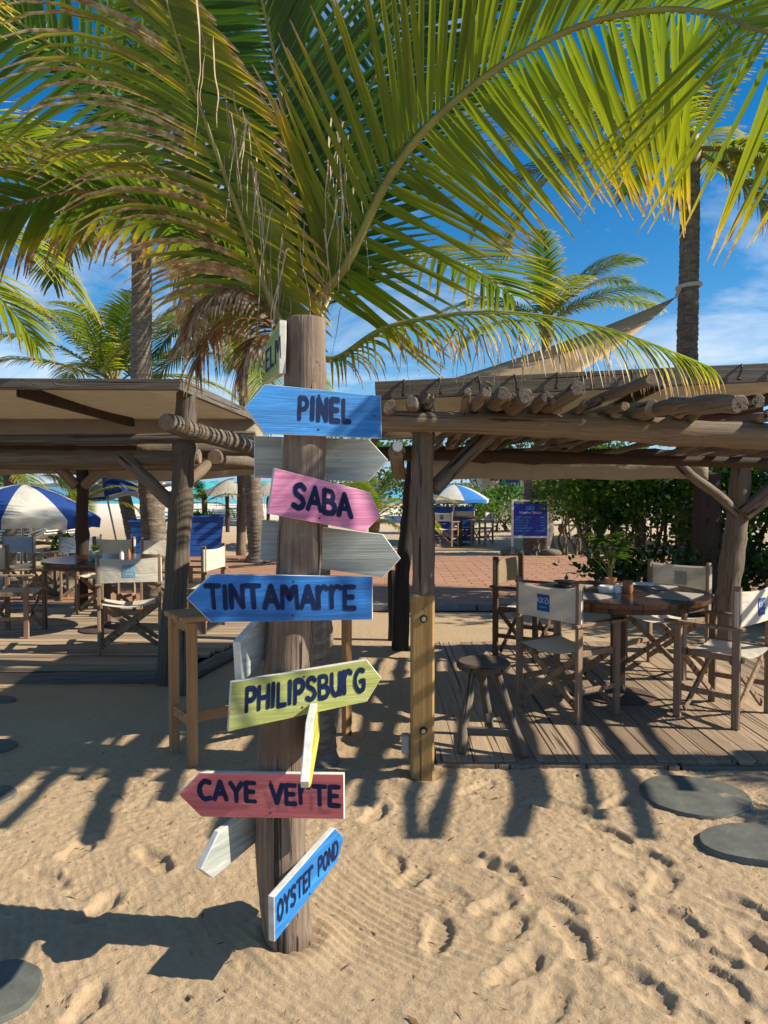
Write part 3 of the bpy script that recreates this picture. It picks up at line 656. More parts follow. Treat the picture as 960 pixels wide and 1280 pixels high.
# ------------------------------------------------------------------ right pergola
rp = thing('pergola', 'weathered log pergola with pole rafters and tan fabric roof on the right', 'pergola', (0.203, 4.06, 0))
log('post', (0.203, 4.06, 0.90), (0.208, 4.06, 2.03), 0.062, 0.058, M['greywood'], rp, 0, wob=0.05)
sl = MB(); sl.box((0, 0, 0), (0.122, 0.122, 1.16))
ps = part('post_sleeve', boxm('post_sleeve', (0.124, 0.124, 1.16), M['yellowpine'], 0.012), rp, T(0.203, 4.055, 0.408), 'yellow pine sleeve bolted round the foot of the post')
for z in (0.86, 0.27):
    b = MB(); b.tube([(0, 0, 0), (0, -0.012, 0)], 0.012, 10); b2 = MB(); b2.tube([(0, 0, 0), (0, -0.004, 0)], 0.021, 12)
    w_ = part('washer', b2.mesh('washer', M['nail']), ps, T(0.207, 3.992, z)); part('bolt', b.mesh('bolt', M['bolt']), ps, T(0.207, 3.988, z))
part('socket_box', boxm('socket_box', (0.045, 0.06, 0.10), M['greypot'], 0.008), rp, T(0.115, 4.06, 0.18))
bm0, bm1 = V((-0.06, 3.94, 1.885)), V((4.75, 3.94, 1.70))
log('beam', bm0, bm1, 0.052, 0.095, M['paletop'], rp, 0.02, 16)
def beamz(x): t = (x-bm0.x)/(bm1.x-bm0.x); return bm0.z+(bm1.z-bm0.z)*t+(0.052+0.043*t)
rear0, rear1 = V((-0.1, 6.95, 1.84)), V((3.9, 6.95, 1.80))
log('beam', rear0, rear1, 0.065, 0.075, M['darkwood'], rp, 0.02, 14)
raft = [(485, 503, .05), (516, 503, .05), (612, 486, .048), (629, 496, .044), (657, 495, .045), (688, 499, .05), (726, 486, .048), (749, 503, .04), (814, 477, .046), (814, 506, .048), (845, 508, .05), (947, 497, .062), (923, 521, .045), (955, 522, .05)]
def pole(xb, ytip, r_, rise, xt=None, mt='greywood'):
    zb = beamz(xb)+r_*0.8; dy = 3.94-ytip; xt = xb if xt is None else xt; sk = (xb-xt)/dy
    log('rafter_pole', (xt, ytip, zb+rise*dy), (xb+sk*1.6+rng.uniform(-.06, .06), 6.6, zb-rise*0.45*2.0+rng.uniform(-.02, .02)), r_, r_*0.85, M[mt], rp, rng.uniform(-0.07, 0.07), 12, 30, 0.34, endmat=M[rng.choice(('paletop', 'greywood', 'greywood'))], crook=0.035)
for px, py, r_ in raft:
    # each pole rests on the beam and its near end overhangs towards the viewer
    r_ *= rng.uniform(.5, .8); best = None
    for it in range(45):
        Yt = 3.0+it*0.02; q = P(px, py, Yt); rise = (q.z-(beamz(q.x)+r_*0.8))/(3.94-Yt)
        if best is None or abs(rise-0.05) < best[0]: best = (abs(rise-0.05), Yt, q, rise)
    _, Yt, q, rise = best
    pole(q.x+rng.uniform(-.04, .02), Yt, r_, max(-0.05, min(0.3, rise)), q.x)
for k in range(11): pole(2.12+k*0.20+rng.uniform(-.05, .05), rng.choice((3.0, 3.2, 3.35, 3.5)), rng.uniform(.024, .036), 0.12)
for k in range(7): pole(0.42+k*0.19+rng.uniform(-.05, .05), rng.uniform(3.45, 3.8), rng.uniform(.018, .028), 0.09)
for k in range(6): pole(0.3+k*0.31+rng.uniform(-.08, .08), 3.86, 0.024, 0.1, mt='paletop')
log('beam', (-0.1, 5.75, 1.80), (4.75, 5.75, 1.68), 0.036, 0.042, M['darkwood'], rp, 0.02, 12)
log('brace', (0.262, 4.10, 1.53), (0.64, 4.30, 1.90), 0.042, 0.04, M['greywood'], rp, 0.01)
log('post', (3.10, 7.0, -0.1), (3.26, 7.0, 1.80), 0.115, 0.085, M['greywood'], rp, 0.02)
log('brace', (3.20, 6.97, 1.30), (2.62, 6.93, 1.78), 0.045, 0.04, M['greywood'], rp, 0.03)
log('brace', (3.24, 6.95, 1.30), (3.78, 6.93, 1.80), 0.085, 0.06, M['greywood'], rp, -0.03)
log('post', (4.62, 4.02, -0.1), (4.62, 4.02, 1.85), 0.07, 0.065, M['greywood'], rp)
fb = beam('fascia_board', (-0.05, 4.42, 2.095), (2.72, 4.42, 2.225), (0.04, 0.105), M['board'], rp)
hk = MB(); hk.tube([(0, -0.004, 0.05), (0.0, -0.016, 0.03), (0.003, -0.016, 0.0), (-0.004, -0.016, -0.028), (0.004, -0.016, -0.034)], 0.006, 6); hk.tube([(-0.008, -0.014, -0.036), (0.009, -0.014, -0.036)], 0.009, 6)
hkm = hk.mesh('hook', M['wire'])
for k in range(12):
    x = 0.12+k*0.212+rng.uniform(-.02, .02); part('hook', hkm, fb, T(x, 4.402, 2.095+(x+0.05)*0.047+0.004) @ Matrix.Rotation(rng.uniform(-.25, .25), 4, 'Y'))
kn = MB(); kn.lathe([(0.001, -0.006), (0.02, -0.004), (0.022, 0), (0.001, 0.003)], 12)
part('knot', kn.mesh('knot', M['redboard']), fb, T(1.555, 4.397, 2.178) @ Matrix.Rotation(R(90), 4, 'X'))
rv = MB(); NX, NY = 12, 8
def roofz(u, v): return 2.11+0.13*u-0.14*v+0.02-0.05*math.sin(math.pi*u)*math.sin(math.pi*v)
vs = [(-0.04+2.75*i/NX, 4.45+2.6*j/NY, roofz(i/NX, j/NY)) for j in range(NY+1) for i in range(NX+1)]
rv.add(vs, [(j*(NX+1)+i, j*(NX+1)+i+1, (j+1)*(NX+1)+i+1, (j+1)*(NX+1)+i) for j in range(NY) for i in range(NX)])
o = part('roof_fabric', autosmooth(rv.mesh('roof_fabric', M['roof'])), rp)
md = o.modifiers.new('thick', 'SOLIDIFY'); md.thickness = 0.004
beam('side_board', (2.70, 4.46, 2.22), (2.70, 7.05, 2.08), (0.04, 0.09), M['board'], rp)
beam('rear_board', (-0.05, 7.08, 2.02), (2.72, 7.08, 2.12), (0.04, 0.09), M['board'], rp)
beam('cross_board', (1.95, 5.3, 2.055), (2.6, 5.3, 2.075), (0.03, 0.10), M['redboard'], rp)
for x in (0.6, 1.6): beam('roof_joist', (x, 4.45, 2.08+x*0.045), (x, 7.05, 1.955+x*0.045), (0.045, 0.07), M['darkwood'], rp)
va = MB(); vs = []
for i in range(41):
    x = 0.25+2.75*i/40
    for z in (1.85, 1.74, 1.615-0.008*math.sin(i*0.5)): vs.append((x, 7.12+0.02*mnoise.noise(V((x*3, z*3, 0))), z))
va.add(vs, [(3*i+j, 3*i+j+1, 3*i+j+4, 3*i+j+3) for i in range(40) for j in range(2)])
o = part('valance', autosmooth(va.mesh('valance', M['roof'])), rp); md = o.modifiers.new('thick', 'SOLIDIFY'); md.thickness = 0.004
q = P(497, 561, 3.98)
log('stub_log', q+V((0, 0.02, -0.002)), P(500, 592, 4.35), 0.043, 0.036, M['paletop'], rp, 0.01, 12)
b = MB(); b.tube([q+V((0, 0.015, 0.01)), q+V((0, -0.03, 0.012))], 0.026, 16)
part('pipe_cap', autosmooth(b.mesh('pipe_cap', M['whitepaint'])), rp, I4, 'round white cap on the end of a pipe')
# dark leaning posts behind
t = thing('wooden_post', 'dark leaning tree-trunk post just behind the pine sleeved post', 'post', P(500, 808, 7.45))
log('trunk', G(500, 812), P(519, 560, 7.45), 0.085, 0.06, M['blackpost'], t, 0.03)
t = thing('wooden_post', 'short black post stump beside the dark leaning post', 'post', P(492, 800, 7.7))
log('stump', V((P(491, 800, 7.7).x, 7.7, -0.1)), P(491, 712, 7.7), 0.05, 0.048, M['blackpost'], t)

# ------------------------------------------------------------------ decks
dk = struct('deck', 'weathered plank deck under the right pergola', (0.3, 4.2, 0)); tag(dk, None, None)
LY = 3.30; plm = [boxm('plank', (0.1092, LY, 0.028), M['planky'], 0.003) for _ in range(3)]
for k in range(39):
    x = 0.35+k*0.1115; part('plank', plm[k % 3], dk, T(x, 4.22+LY/2+rng.uniform(-.012, .012), 0.012+rng.uniform(-.003, .003)) @ Matrix.Rotation(rng.uniform(-.001, .001), 4, 'Z'))
beam('edge_board', (0.29, 4.195, 0.0), (1.62, 4.185, -0.006), (0.05, 0.05), M['paletop'], dk)
beam('edge_board', (1.64, 4.19, -0.012), (4.7, 4.19, -0.012), (0.04, 0.04), M['board'], dk)
for y in (4.5, 5.6, 6.7, 7.4): beam('joist', (0.32, y, -0.035), (4.65, y, -0.035), (0.06, 0.06), M['board'], dk)
ld_ = struct('deck', 'weathered plank deck under the left pergola', (-1.8, 6.4, 0))
pm = [boxm('plank', (4.6, 0.116, 0.03), M['plankx'], 0.003) for _ in range(3)]
for k in range(27):
    y = 6.45+k*0.122; xr = -1.72+0.34*min(1.6, max(0, y-6.6)); part('plank', pm[k % 3], ld_, T(xr-2.3+rng.uniform(-.02, .02), y, 0.018+rng.uniform(-.003, .003)))
beam('edge_board', (-6.3, 6.37, -0.055), (-1.74, 6.37, -0.055), (0.035, 0.12), M['board'], ld_)
log('edge_log', (-1.62, 6.52, -0.05), (-1.08, 8.2, -0.03), 0.055, 0.05, M['greywood'], ld_, 0.03)
for x in (-5.8, -4.6, -3.4, -2.3): beam('joist', (x, 6.42, -0.03), (x, 9.7, -0.03), (0.06, 0.06), M['board'], ld_)

# ------------------------------------------------------------------ left pergola
lp = thing('pergola', 'weathered log pergola with tan fabric roof on the left', 'pergola', (-1.8, 6.4, 0))
log('post', G(207, 853, -0.12).lerp(V((-1.80, 6.37, -0.2)), 1), P(234, 490, 6.37), 0.105, 0.082, M['greywood'], lp, 0.02, 18, wob=0.06)
log('beam', (-6.4, 6.27, 1.93), (-1.05, 6.30, 1.955), 0.046, 0.042, M['greywood'], lp, 0.02)
log('beam', (-6.4, 6.50, 1.79), (-1.55, 6.50, 1.80), 0.075, 0.065, M['greywood'], lp, 0.02)
log('beam', (-2.1, 6.55, 1.87), (-0.85, 6.75, 1.87), 0.05, 0.045, M['greywood'], lp, 0.01)
log('side_beam', P(208, 527, 4.7), P(322, 566, 6.15), 0.058, 0.062, M['greywood'], lp, -0.04, 16, wob=0.12, endmat=M['paletop'])
log('side_beam', (-1.45, 6.6, 1.80), (-1.5, 9.6, 1.84), 0.07, 0.065, M['greywood'], lp, 0.02)
log('brace', (-1.73, 6.40, 1.38), (-2.2, 6.44, 1.80), 0.058, 0.055, M['greywood'], lp, -0.01)
log('brace', (-1.66, 6.42, 1.56), (-1.42, 6.75, 1.86), 0.045, 0.042, M['paletop'], lp)
beam('fascia_board', (-6.4, 5.98, 2.36), (-1.57, 5.98, 2.335), (0.045, 0.085), M['board'], lp)
beam('side_board', (-1.585, 6.01, 2.34), (-1.585, 9.6, 2.40), (0.045, 0.10), M['board'], lp)
rv = MB(); vs = [(-6.4+4.8*i/10, 6.0+3.6*j/8, 2.36+0.03*j/8-0.05*math.sin(math.pi*i/10)*math.sin(math.pi*j/8)) for j in range(9) for i in range(11)]
rv.add(vs, [(j*11+i, j*11+i+1, (j+1)*11+i+1, (j+1)*11+i) for j in range(8) for i in range(10)])
o = part('roof_fabric', autosmooth(rv.mesh('roof_fabric', M['roof'])), lp); md = o.modifiers.new('thick', 'SOLIDIFY'); md.thickness = 0.004
beam('roof_joist', P(25, 488, 6.05), P(165, 528, 9.2), (0.06, 0.10), M['darkwood'], lp)
beam('roof_joist', (-4.9, 6.05, 2.31), (-4.9, 9.55, 2.36), (0.06, 0.09), M['darkwood'], lp)
log('rear_beam', (-6.6, 9.4, 1.99), (-1.3, 9.4, 1.97), 0.075, 0.07, M['darkwood'], lp, 0.02)
log('rear_beam', (-6.6, 9.3, 1.80), (-1.3, 9.3, 1.80), 0.05, 0.05, M['paletop'], lp, 0.02)
va = MB(); vs = []
for i in range(31):
    x = -6.5+5.0*i/30
    for z in (2.41, 1.9, 1.66-0.05*math.sin(i*.35)): vs.append((x, 9.58+0.03*mnoise.noise(V((x*2, z*3, 5))), z))
va.add(vs, [(3*i+j, 3*i+j+1, 3*i+j+4, 3*i+j+3) for i in range(30) for j in range(2)])
o = part('valance', autosmooth(va.mesh('valance', M['roof'])), lp); md = o.modifiers.new('thick', 'SOLIDIFY'); md.thickness = 0.004
log('post', (-3.72, 9.4, -0.15), (-3.68, 9.4, 1.96), 0.075, 0.07, M['darkwood'], lp, 0.01)
log('brace', (-3.74, 9.36, 1.55), (-4.08, 9.36, 1.9), 0.065, 0.06, M['paletop'], lp)
log('brace', (-3.66, 9.36, 1.55), (-3.26, 9.36, 1.9), 0.06, 0.055, M['paletop'], lp)
t = thing('wooden_stump', 'round grey log stump standing behind the tall pine table legs', 'stump', (-1.58, 6.0, 0))
log('log', (-1.58, 6.0, -0.15), (-1.57, 6.0, 0.46), 0.052, 0.055, M['greywood'], t)
# far pergola behind the left one
fp = thing('pergola', 'distant log pergola on pale posts beyond the blue planter', 'pergola', (-3.3, 17.6, 0))
log('post', (P(301, 690, 17.6).x, 17.6, -0.1), P(302, 590, 17.6), 0.11, 0.10, M['paletop'], fp)
log('post', (-2.2, 20, -0.1), P(345, 595, 20), 0.1, 0.1, M['greywood'], fp)
log('beam', (-6.2, 17.5, 1.92), (-1.2, 17.5, 1.95), 0.09, 0.08, M['paletop'], fp, 0.04)
log('beam', (-6.2, 17.3, 2.12), (-1.0, 17.3, 2.12), 0.08, 0.08, M['greywood'], fp, 0.04)
for k in range(12): log('rafter_pole', (-5.6+k*0.42, 16.6, 2.24), (-5.6+k*0.42, 21, 2.22), 0.06, 0.05, M['greywood'], fp, 0.05, 8, 6)

# ------------------------------------------------------------------ furniture
CM = {}
def chair_meshes():
    CM['rear'] = boxm('leg', (0.028, 0.05, 0.90), M['teak'], 0.004); CM['front'] = boxm('leg', (0.028, 0.05, 0.62), M['teak'], 0.004)
    CM['arm'] = boxm('armrest', (0.055, 0.52, 0.022), M['teak'], 0.005); CM['rail'] = boxm('seat_rail', (0.024, 0.44, 0.04), M['teak'], 0.003)
    CM['str'] = boxm('stretcher', (0.022, 0.40, 0.035), M['teak'], 0.003); CM['x'] = boxm('cross_brace', (0.62, 0.02, 0.04), M['teak'], 0.003)
    b = MB(); n = 12; vs = []
    for j in range(5):
        for i in range(n+1): u = i/n; vs.append((-0.245+0.49*u, -0.2+0.4*j/4, 0.455-0.035*math.sin(math.pi*u)))
    b.add(vs, [(j*(n+1)+i, j*(n+1)+i+1, (j+1)*(n+1)+i+1, (j+1)*(n+1)+i) for j in range(4) for i in range(n)])
    CM['seat'] = autosmooth(b.mesh('seat', M['cream']))
    CM['canvas'] = {}
    for cn_, mt in (('cream', 'cream'), ('blue', 'bluecanvas'), ('brown', 'browncanvas')):
        b = MB(); vs = []; n = 14; prof = []
        for i in range(n+1): u = i/n; prof.append((-0.275+0.55*u, backy(u)))
        ring = prof+[(0.285, -0.19), (0.27, -0.155)]+[(x*0.97, y+0.012) for x, y in prof[::-1]]+[(-0.27, -0.155), (-0.285, -0.19)]
        k = len(ring)
        for z in (0.645, 0.65, 0.74, 0.83, 0.865, 0.87):
            for (x, y) in ring: vs.append((x, y, z-0.012*math.sin(math.pi*(x+.275)/.55)*(1 if z > .8 else -.6)))
        b.add(vs, [(j*k+i, j*k+(i+1) % k, (j+1)*k+(i+1) % k, (j+1)*k+i) for j in range(5) for i in range(k)])
        CM['canvas'][cn_] = autosmooth(b.mesh('backrest', M[mt]), 60)
    def panel(side, mt, tm_, mirror):
        b = MB(); n = 6; vs = []
        for j in range(2):
            for i in range(n+1):
                u = 0.5+(i/n-0.5)*0.2; x = -0.275+0.55*u; vs.append((x, backy(u)+side, 0.698+0.112*j))
        b.add(vs, [(i, i+1, n+2+i, n+1+i) for i in range(n)])
        def f(u, v, h):
            uu = 0.5+((u-0.5)*(-1 if mirror else 1))*0.175; x = -0.275+0.55*uu
            return V((x, backy(uu)+side*(1+0.6), 0.752+0.036*v))
        vs, fs = lettering('KKo', f, 0.09, 0.1, 0, 1, 0)
        b.add(vs, fs, 1)
        for k in range(7):      # small line of print under the name
            u0 = 0.44+k*0.018; b.add([(-0.275+0.55*(u0+a*0.012), backy(u0)+side*1.7, 0.722+c_*0.008) for a, c_ in ((0, 0), (1, 0), (1, 1), (0, 1))], [(0, 1, 2, 3)], 2)
        return b.mesh('logo_print', [M[mt], M[tm_], M['cyanprint'] if mt == 'logo' else M[tm_]])
    CM['logo'] = panel(-0.003, 'logo', 'print', False); CM['logolight'] = panel(-0.003, 'logolight', 'print', False)
    CM['logoback'] = panel(0.016, 'logogrey', 'printgrey', True); CM['logofront'] = panel(0.016, 'logo', 'print', False)
def backy(u): return -0.20-0.028*math.sin(math.pi*u)
chair_meshes()
DARK = {}
def chair(x, y, face, label, z=0.0, canv='cream', logo=('logo',), group='canvas director chairs around the tables', dark=False, name='director_chair'):
    t = thing(name, label, 'chair', (x, y, z), R(face-90), group); W0 = WM[t.name]
    def mm(me_):
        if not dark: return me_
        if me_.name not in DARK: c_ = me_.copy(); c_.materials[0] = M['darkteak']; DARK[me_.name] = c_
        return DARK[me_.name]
    for s_ in (-1, 1):
        part('leg', mm(CM['rear']), t, W0 @ T(s_*0.262, -0.18, 0.45)); part('leg', mm(CM['front']), t, W0 @ T(s_*0.262, 0.20, 0.31))
        part('armrest', mm(CM['arm']), t, W0 @ T(s_*0.262, 0.03, 0.632)); part('seat_rail', mm(CM['rail']), t, W0 @ T(s_*0.242, 0.0, 0.44))
        part('stretcher', mm(CM['str']), t, W0 @ T(s_*0.262, 0.01, 0.20))
        for yy, dd in ((-0.15, 0), (0.17, 0)):
            part('cross_brace', mm(CM['x']), t, W0 @ T(0, yy+s_*0.011, 0.245) @ Matrix.Rotation(s_*R(37), 4, 'Y'))
    part('seat', CM['seat'], t, W0)
    bk = part('backrest', CM['canvas'][canv], t, W0)
    for l in logo: part('logo_print', CM[l], bk, W0)
    return t
DZ = 0.026
chair(1.24, 5.20, 35.6, 'cream director chair nearest the stool, square blue logo on its back', DZ)
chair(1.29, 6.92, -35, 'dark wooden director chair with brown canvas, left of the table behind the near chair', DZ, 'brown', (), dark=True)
chair(2.34, 6.33, -140, 'cream director chair behind the right table, with a faded grey logo', DZ, 'cream', ('logoback',))
chair(2.27, 5.08, 133, 'cream director chair at the right edge of the photo, by the stepping stones', DZ, 'cream', ('logo', 'logofront'))
LZ = 0.034
chair(-2.36, 7.12, 106, 'cream director chair with its back to the viewer and a pale blue logo, left deck', LZ, 'cream', ('logolight',))
chair(-3.78, 7.85, 5, 'director chair seen from the side at the left edge of the photo', LZ, 'cream', ())
chair(-3.35, 9.25, -100, 'cream director chair on the far side of the left table', LZ, 'cream', ())
chair(-2.6, 9.1, -75, 'cream director chair behind the left table, next to the palm trunk', LZ, 'cream', ())
chair(-1.98, 8.15, 170, 'cream director chair seen edge on, right of the leaning left post', LZ, 'cream', ())
chair(-4.15, 10.6, 100, 'director chair with pale blue canvas beyond the left deck', 0, 'blue', ())
chair(-4.95, 10.7, 70, 'director chair with pale blue canvas farthest left in the back row', 0, 'blue', ())
chair(1.60, 20.0, 60, 'far cream chair with blue logo left of the far blue counter', 0)
chair(2.62, 20.4, 150, 'far cream chair with blue logo right of the far blue counter', 0)
chair(2.2, 21.2, -100, 'far cream chair behind the far round table', 0, 'cream', ())
chair(-3.3, 20.6, 40, 'far director chair between the pale far post and the blue planter', 0, 'cream', ())
chair(-1.9, 18.6, 150, 'far director chair right of the far ringed palm trunk', 0, 'cream', ())
def round_table(x, y, z, r_, h, label, square=False):
    t = thing('round_table', label, 'table', (x, y, z)); W0 = WM[t.name]
    tp = MB(); n = 11; wd = 2*r_/n
    top = part('tabletop', None, t) if False else None
    for k in range(n):
        # planks cut to the round outline
        x0 = -r_+k*wd+0.002; x1 = x0+wd-0.004; pts = []
        def yy(q_): return math.sqrt(max(0.0, r_*r_-q_*q_))
        m_ = 5; up_ = [(x0+(x1-x0)*i/m_, yy(x0+(x1-x0)*i/m_)) for i in range(m_+1)]; dn = [(a, -b_) for a, b_ in up_[::-1]]
        ring = up_+dn; kk = len(ring); b = MB(); vs = [(a, b_, zz_) for zz_ in (h-0.035, h-0.004, h) for a, b_ in [(p[0]*(0.997 if zz_ == h else 1), p[1]*(0.997 if zz_ == h else 1)) for p in ring]]
        b.add(vs, [tuple(range(kk)), tuple(range(2*kk, 3*kk))[::-1]]); b.add(vs, [(i*kk+j, i*kk+(j+1) % kk, (i+1)*kk+(j+1) % kk, (i+1)*kk+j)[::-1] for i in range(2) for j in range(kk)])
        part('top_plank', b.mesh('top_plank', M['tabletop']), t, W0 @ Matrix.Rotation(R(52), 4, 'Z'))
    b = MB(); b.lathe([(r_*0.95, h-0.075), (r_*0.95, h-0.037), (r_*0.90, h-0.037), (r_*0.90, h-0.075)], 40)
    part('apron', b.mesh('apron', M['darkteak']), t, W0)
    part('pedestal', boxm('pedestal', (0.09, 0.09, h-0.09), M['darkteak'], 0.006), t, W0 @ T(0, 0, (h-0.05)/2+0.02))
    b = MB(); b.lathe([(0.26, 0.0), (0.265, 0.012), (0.2, 0.026), (0.06, 0.05), (0.055, 0.09)], 28)
    part('base_plate', autosmooth(b.mesh('base_plate', M['iron'])), t, W0)
    return t
TX, TY = 1.70, 5.55
round_table(TX, TY, DZ, 0.635, 0.765, 'round dark varnished plank table on the right deck'); TZ = DZ+0.765
round_table(-2.95, 8.1, LZ, 0.62, 0.755, 'round dark wooden table on the left deck'); LTZ = LZ+0.755
round_table(2.05, 20.6, 0, 0.45, 0.75, 'far small table beside the blue counter under the parasol')
def lathe_thing(name, label, cat, x, y, z, prof, mat, group=None, n=24):
    b = MB(); b.lathe(prof, n); o = part(name, autosmooth(b.mesh(name, M[mat]), 50), None, T(x, y, z)); return tag(o, label, cat, group)
for k, (a_, lb) in enumerate(((215, 'grey woven placemat on the near left side of the right table'), (-38, 'grey woven placemat on the right table in front of the right edge chair'), (45, 'grey woven placemat at the back right of the right table, under the plate'), (145, 'grey woven placemat at the back left of the right table, under the saucer'))):
    ca_, sa_ = math.cos(R(a_)), math.sin(R(a_)); o = part('placemat', boxm('placemat', (.28, .40, .004), M['mat'], .001), None, T(TX+.40*ca_, TY+.40*sa_, TZ+.003) @ Matrix.Rotation(R(a_), 4, 'Z')); tag(o, lb, 'placemat', 'placemats on the right table')
pl_prof = [(0.05, 0), (0.07, 0.004), (0.10, 0.014), (0.102, 0.017), (0.07, 0.008), (0.001, 0.006)]
q = G(705, 742, TZ)
lathe_thing('saucer', 'dark stacked saucer near the left edge of the right table', 'saucer', 1.36, 5.76, TZ+0.006, [(0.05, 0), (0.09, 0.01), (0.06, 0.012), (0.055, 0.03), (0.085, 0.04), (0.086, 0.044), (0.001, 0.036)], 'iron')
lathe_thing('plate', 'flat white plate at the right side of the right table', 'plate', 1.97, 5.80, TZ+0.006, pl_prof, 'plate')
lathe_thing('ashtray', 'low pale bowl left of the pots on the right table', 'bowl', 1.60, 5.50, TZ+0.001, [(0.055, 0), (0.062, 0.02), (0.060, 0.045), (0.05, 0.046), (0.045, 0.02), (0.001, 0.012)], 'plate')
lathe_thing('salt_shaker', 'small white shaker between the bowl and the amber jar', 'shaker', 1.665, 5.46, TZ+0.001, [(0.026, 0), (0.027, 0.04), (0.02, 0.055), (0.015, 0.066), (0.001, 0.07)], 'plate')
lathe_thing('jar', 'amber pot standing in front of the leafy table plant', 'jar', 1.735, 5.45, TZ+0.001, [(0.03, 0), (0.036, 0.02), (0.036, 0.075), (0.03, 0.09), (0.025, 0.09), (0.02, 0.03), (0.001, 0.02)], 'clay')
def uvmesh(name, verts, faces, par, dead, mat, smooth=True):
    me = mesh(name, verts, faces, [mat]); lv = np.empty(len(me.loops), dtype=np.int32); me.loops.foreach_get('vertex_index', lv)
    for nm, arr in (('par', par), ('dead', dead)):
        u = me.uv_layers.new(name=nm); u.data.foreach_set('uv', np.asarray(arr, dtype=np.float32)[lv].ravel())
    if smooth: me.polygons.foreach_set('use_smooth', [True]*len(me.polygons))
    return me
def leaf_geo(base, Tn, Nn, Sd, ang, L, wd, droop, lift, r, nseg=6, dead=0.1, yel=0.6, kink=0.0, fold=0.32):
    d = (Tn*math.cos(ang)+Sd*math.sin(ang)+Nn*lift).normalized(); p = V(base); vs = []; par = []; dd = []; rv_ = r.random()
    side = 1 if Sd.dot(Sd) else 1; Nl = Nn; st = L/nseg
    for k in range(nseg+1):
        t_ = k/nseg; w_ = wd*min(1, 0.35+t_*5)*max(0.02, (1-t_))**0.55
        wv = d.cross(Nl)
        wv = wv.normalized() if wv.length > 1e-4 else V((1, 0, 0))
        n2 = wv.cross(d)
        for c_ in (-1, 0, 1):
            vs.append(p+wv*w_*c_+n2*(abs(c_)*w_*fold)); par.append((t_, rv_)); dd.append((dead, yel))
        g = droop*(0.3+1.4*t_)/nseg
        if kink and t_ > 1-kink: g += 2.4/nseg
        d = (d+V((0, 0, -g))+V((r.uniform(-1, 1), r.uniform(-1, 1), 0))*0.02).normalized(); p = p+d*st
    fs = [(3*k+c_, 3*k+c_+1, 3*k+c_+4, 3*k+c_+3) for k in range(nseg) for c_ in (0, 1)]
    return vs, fs, par, dd
def frond_geo(pts, hint, nl, L, wd, droop, r, t0=0.1, lift=0.15, dead=lambda t, s: 0.08, yel=lambda t, s: 0.6, a0=72, a1=28, kink=lambda t, s: 0, sides=(1, -1), lprof=None, nseg=6, dr=lambda t, s: 0, ao=lambda t, s: 0, lm_=lambda t, s: 1.0, ws=lambda t, s: 1.0):
    cur = catmull(pts, 60); res = []
    for i in range(nl):
        t_ = t0+(1-t0)*(i+0.5)/nl
        for s_ in sides:
            tt = min(0.999, t_+r.uniform(-.3, .3)/nl); f = tt*60; k = min(int(f), 59); p = cur[k].lerp(cur[k+1], f-k)
            Tn = (cur[min(k+2, 60)]-cur[max(k-1, 0)]).normalized(); h = V(hint(tt)) if callable(hint) else V(hint)
            Nn = (h-Tn*h.dot(Tn)).normalized(); Sd = Tn.cross(Nn).normalized()*s_
            u = (tt-t0)/(1-t0); ln = L*(lprof(u) if lprof else (0.55+1.1*u if u < .3 else 0.88+0.12*math.sin(math.pi*(u-.3)/.5) if u < .8 else 0.88-(u-.8)*2.6))*r.uniform(0.9, 1.08)*lm_(tt, s_)
            a = R(a0+(a1-a0)*u+r.uniform(-4, 4)+ao(tt, s_))
            res.append(leaf_geo(p, Tn, Nn, Sd, a, ln, wd*ws(tt, s_)*r.uniform(.85, 1.1), droop*r.uniform(.75, 1.3)+dr(tt, s_), lift+r.uniform(-.05, .05), r, nseg, dead(tt, s_)+r.uniform(-.04, .06), yel(tt, s_), kink(tt, s_)*(r.random() < .7)))
    return cur, res
def joined(res):
    vs = []; fs = []; pa = []; de = []
    for v, f, p, d in res:
        o = len(vs); vs += v; fs += [[a+o for a in q] for q in f]; pa += p; de += d
    return vs, fs, pa, de
def rachis_mesh(cur, r0, r1, mat):
    b = MB(); k = len(cur); b.tube(cur, [r0+(r1-r0)*(i/(k-1))**0.7 for i in range(k)], 7); return autosmooth(b.mesh('frond', mat), 60)
def frond(parent, pts, hint, nl, L, wd, droop, seed, r0=0.022, rm='rachis', lm='leaf', indiv=False, label=None, org=None, **k):
    r = random.Random(seed); cur, res = frond_geo(pts, hint, nl, L, wd, droop, r, **k); o_ = cur[0].copy()
    fr = part('frond', rachis_mesh([c_-o_ for c_ in cur], r0, 0.004, M[rm]), parent, T(o_), label)
    if indiv:
        for i_, (v, f, p, d) in enumerate(res):
            b0 = v[1].copy(); part('leaflet', uvmesh('leaflet', [q-b0 for q in v], f, p, d, M[lm if isinstance(lm, str) else lm[i_ % 2]]), fr, T(b0))
    else:
        vs, fs, pa, de = joined(res); o = part('leaflets', uvmesh('leaflets', [q-o_ for q in vs], fs, pa, de, M[lm]), fr, T(o_)); o['kind'] = 'stuff'
    return fr
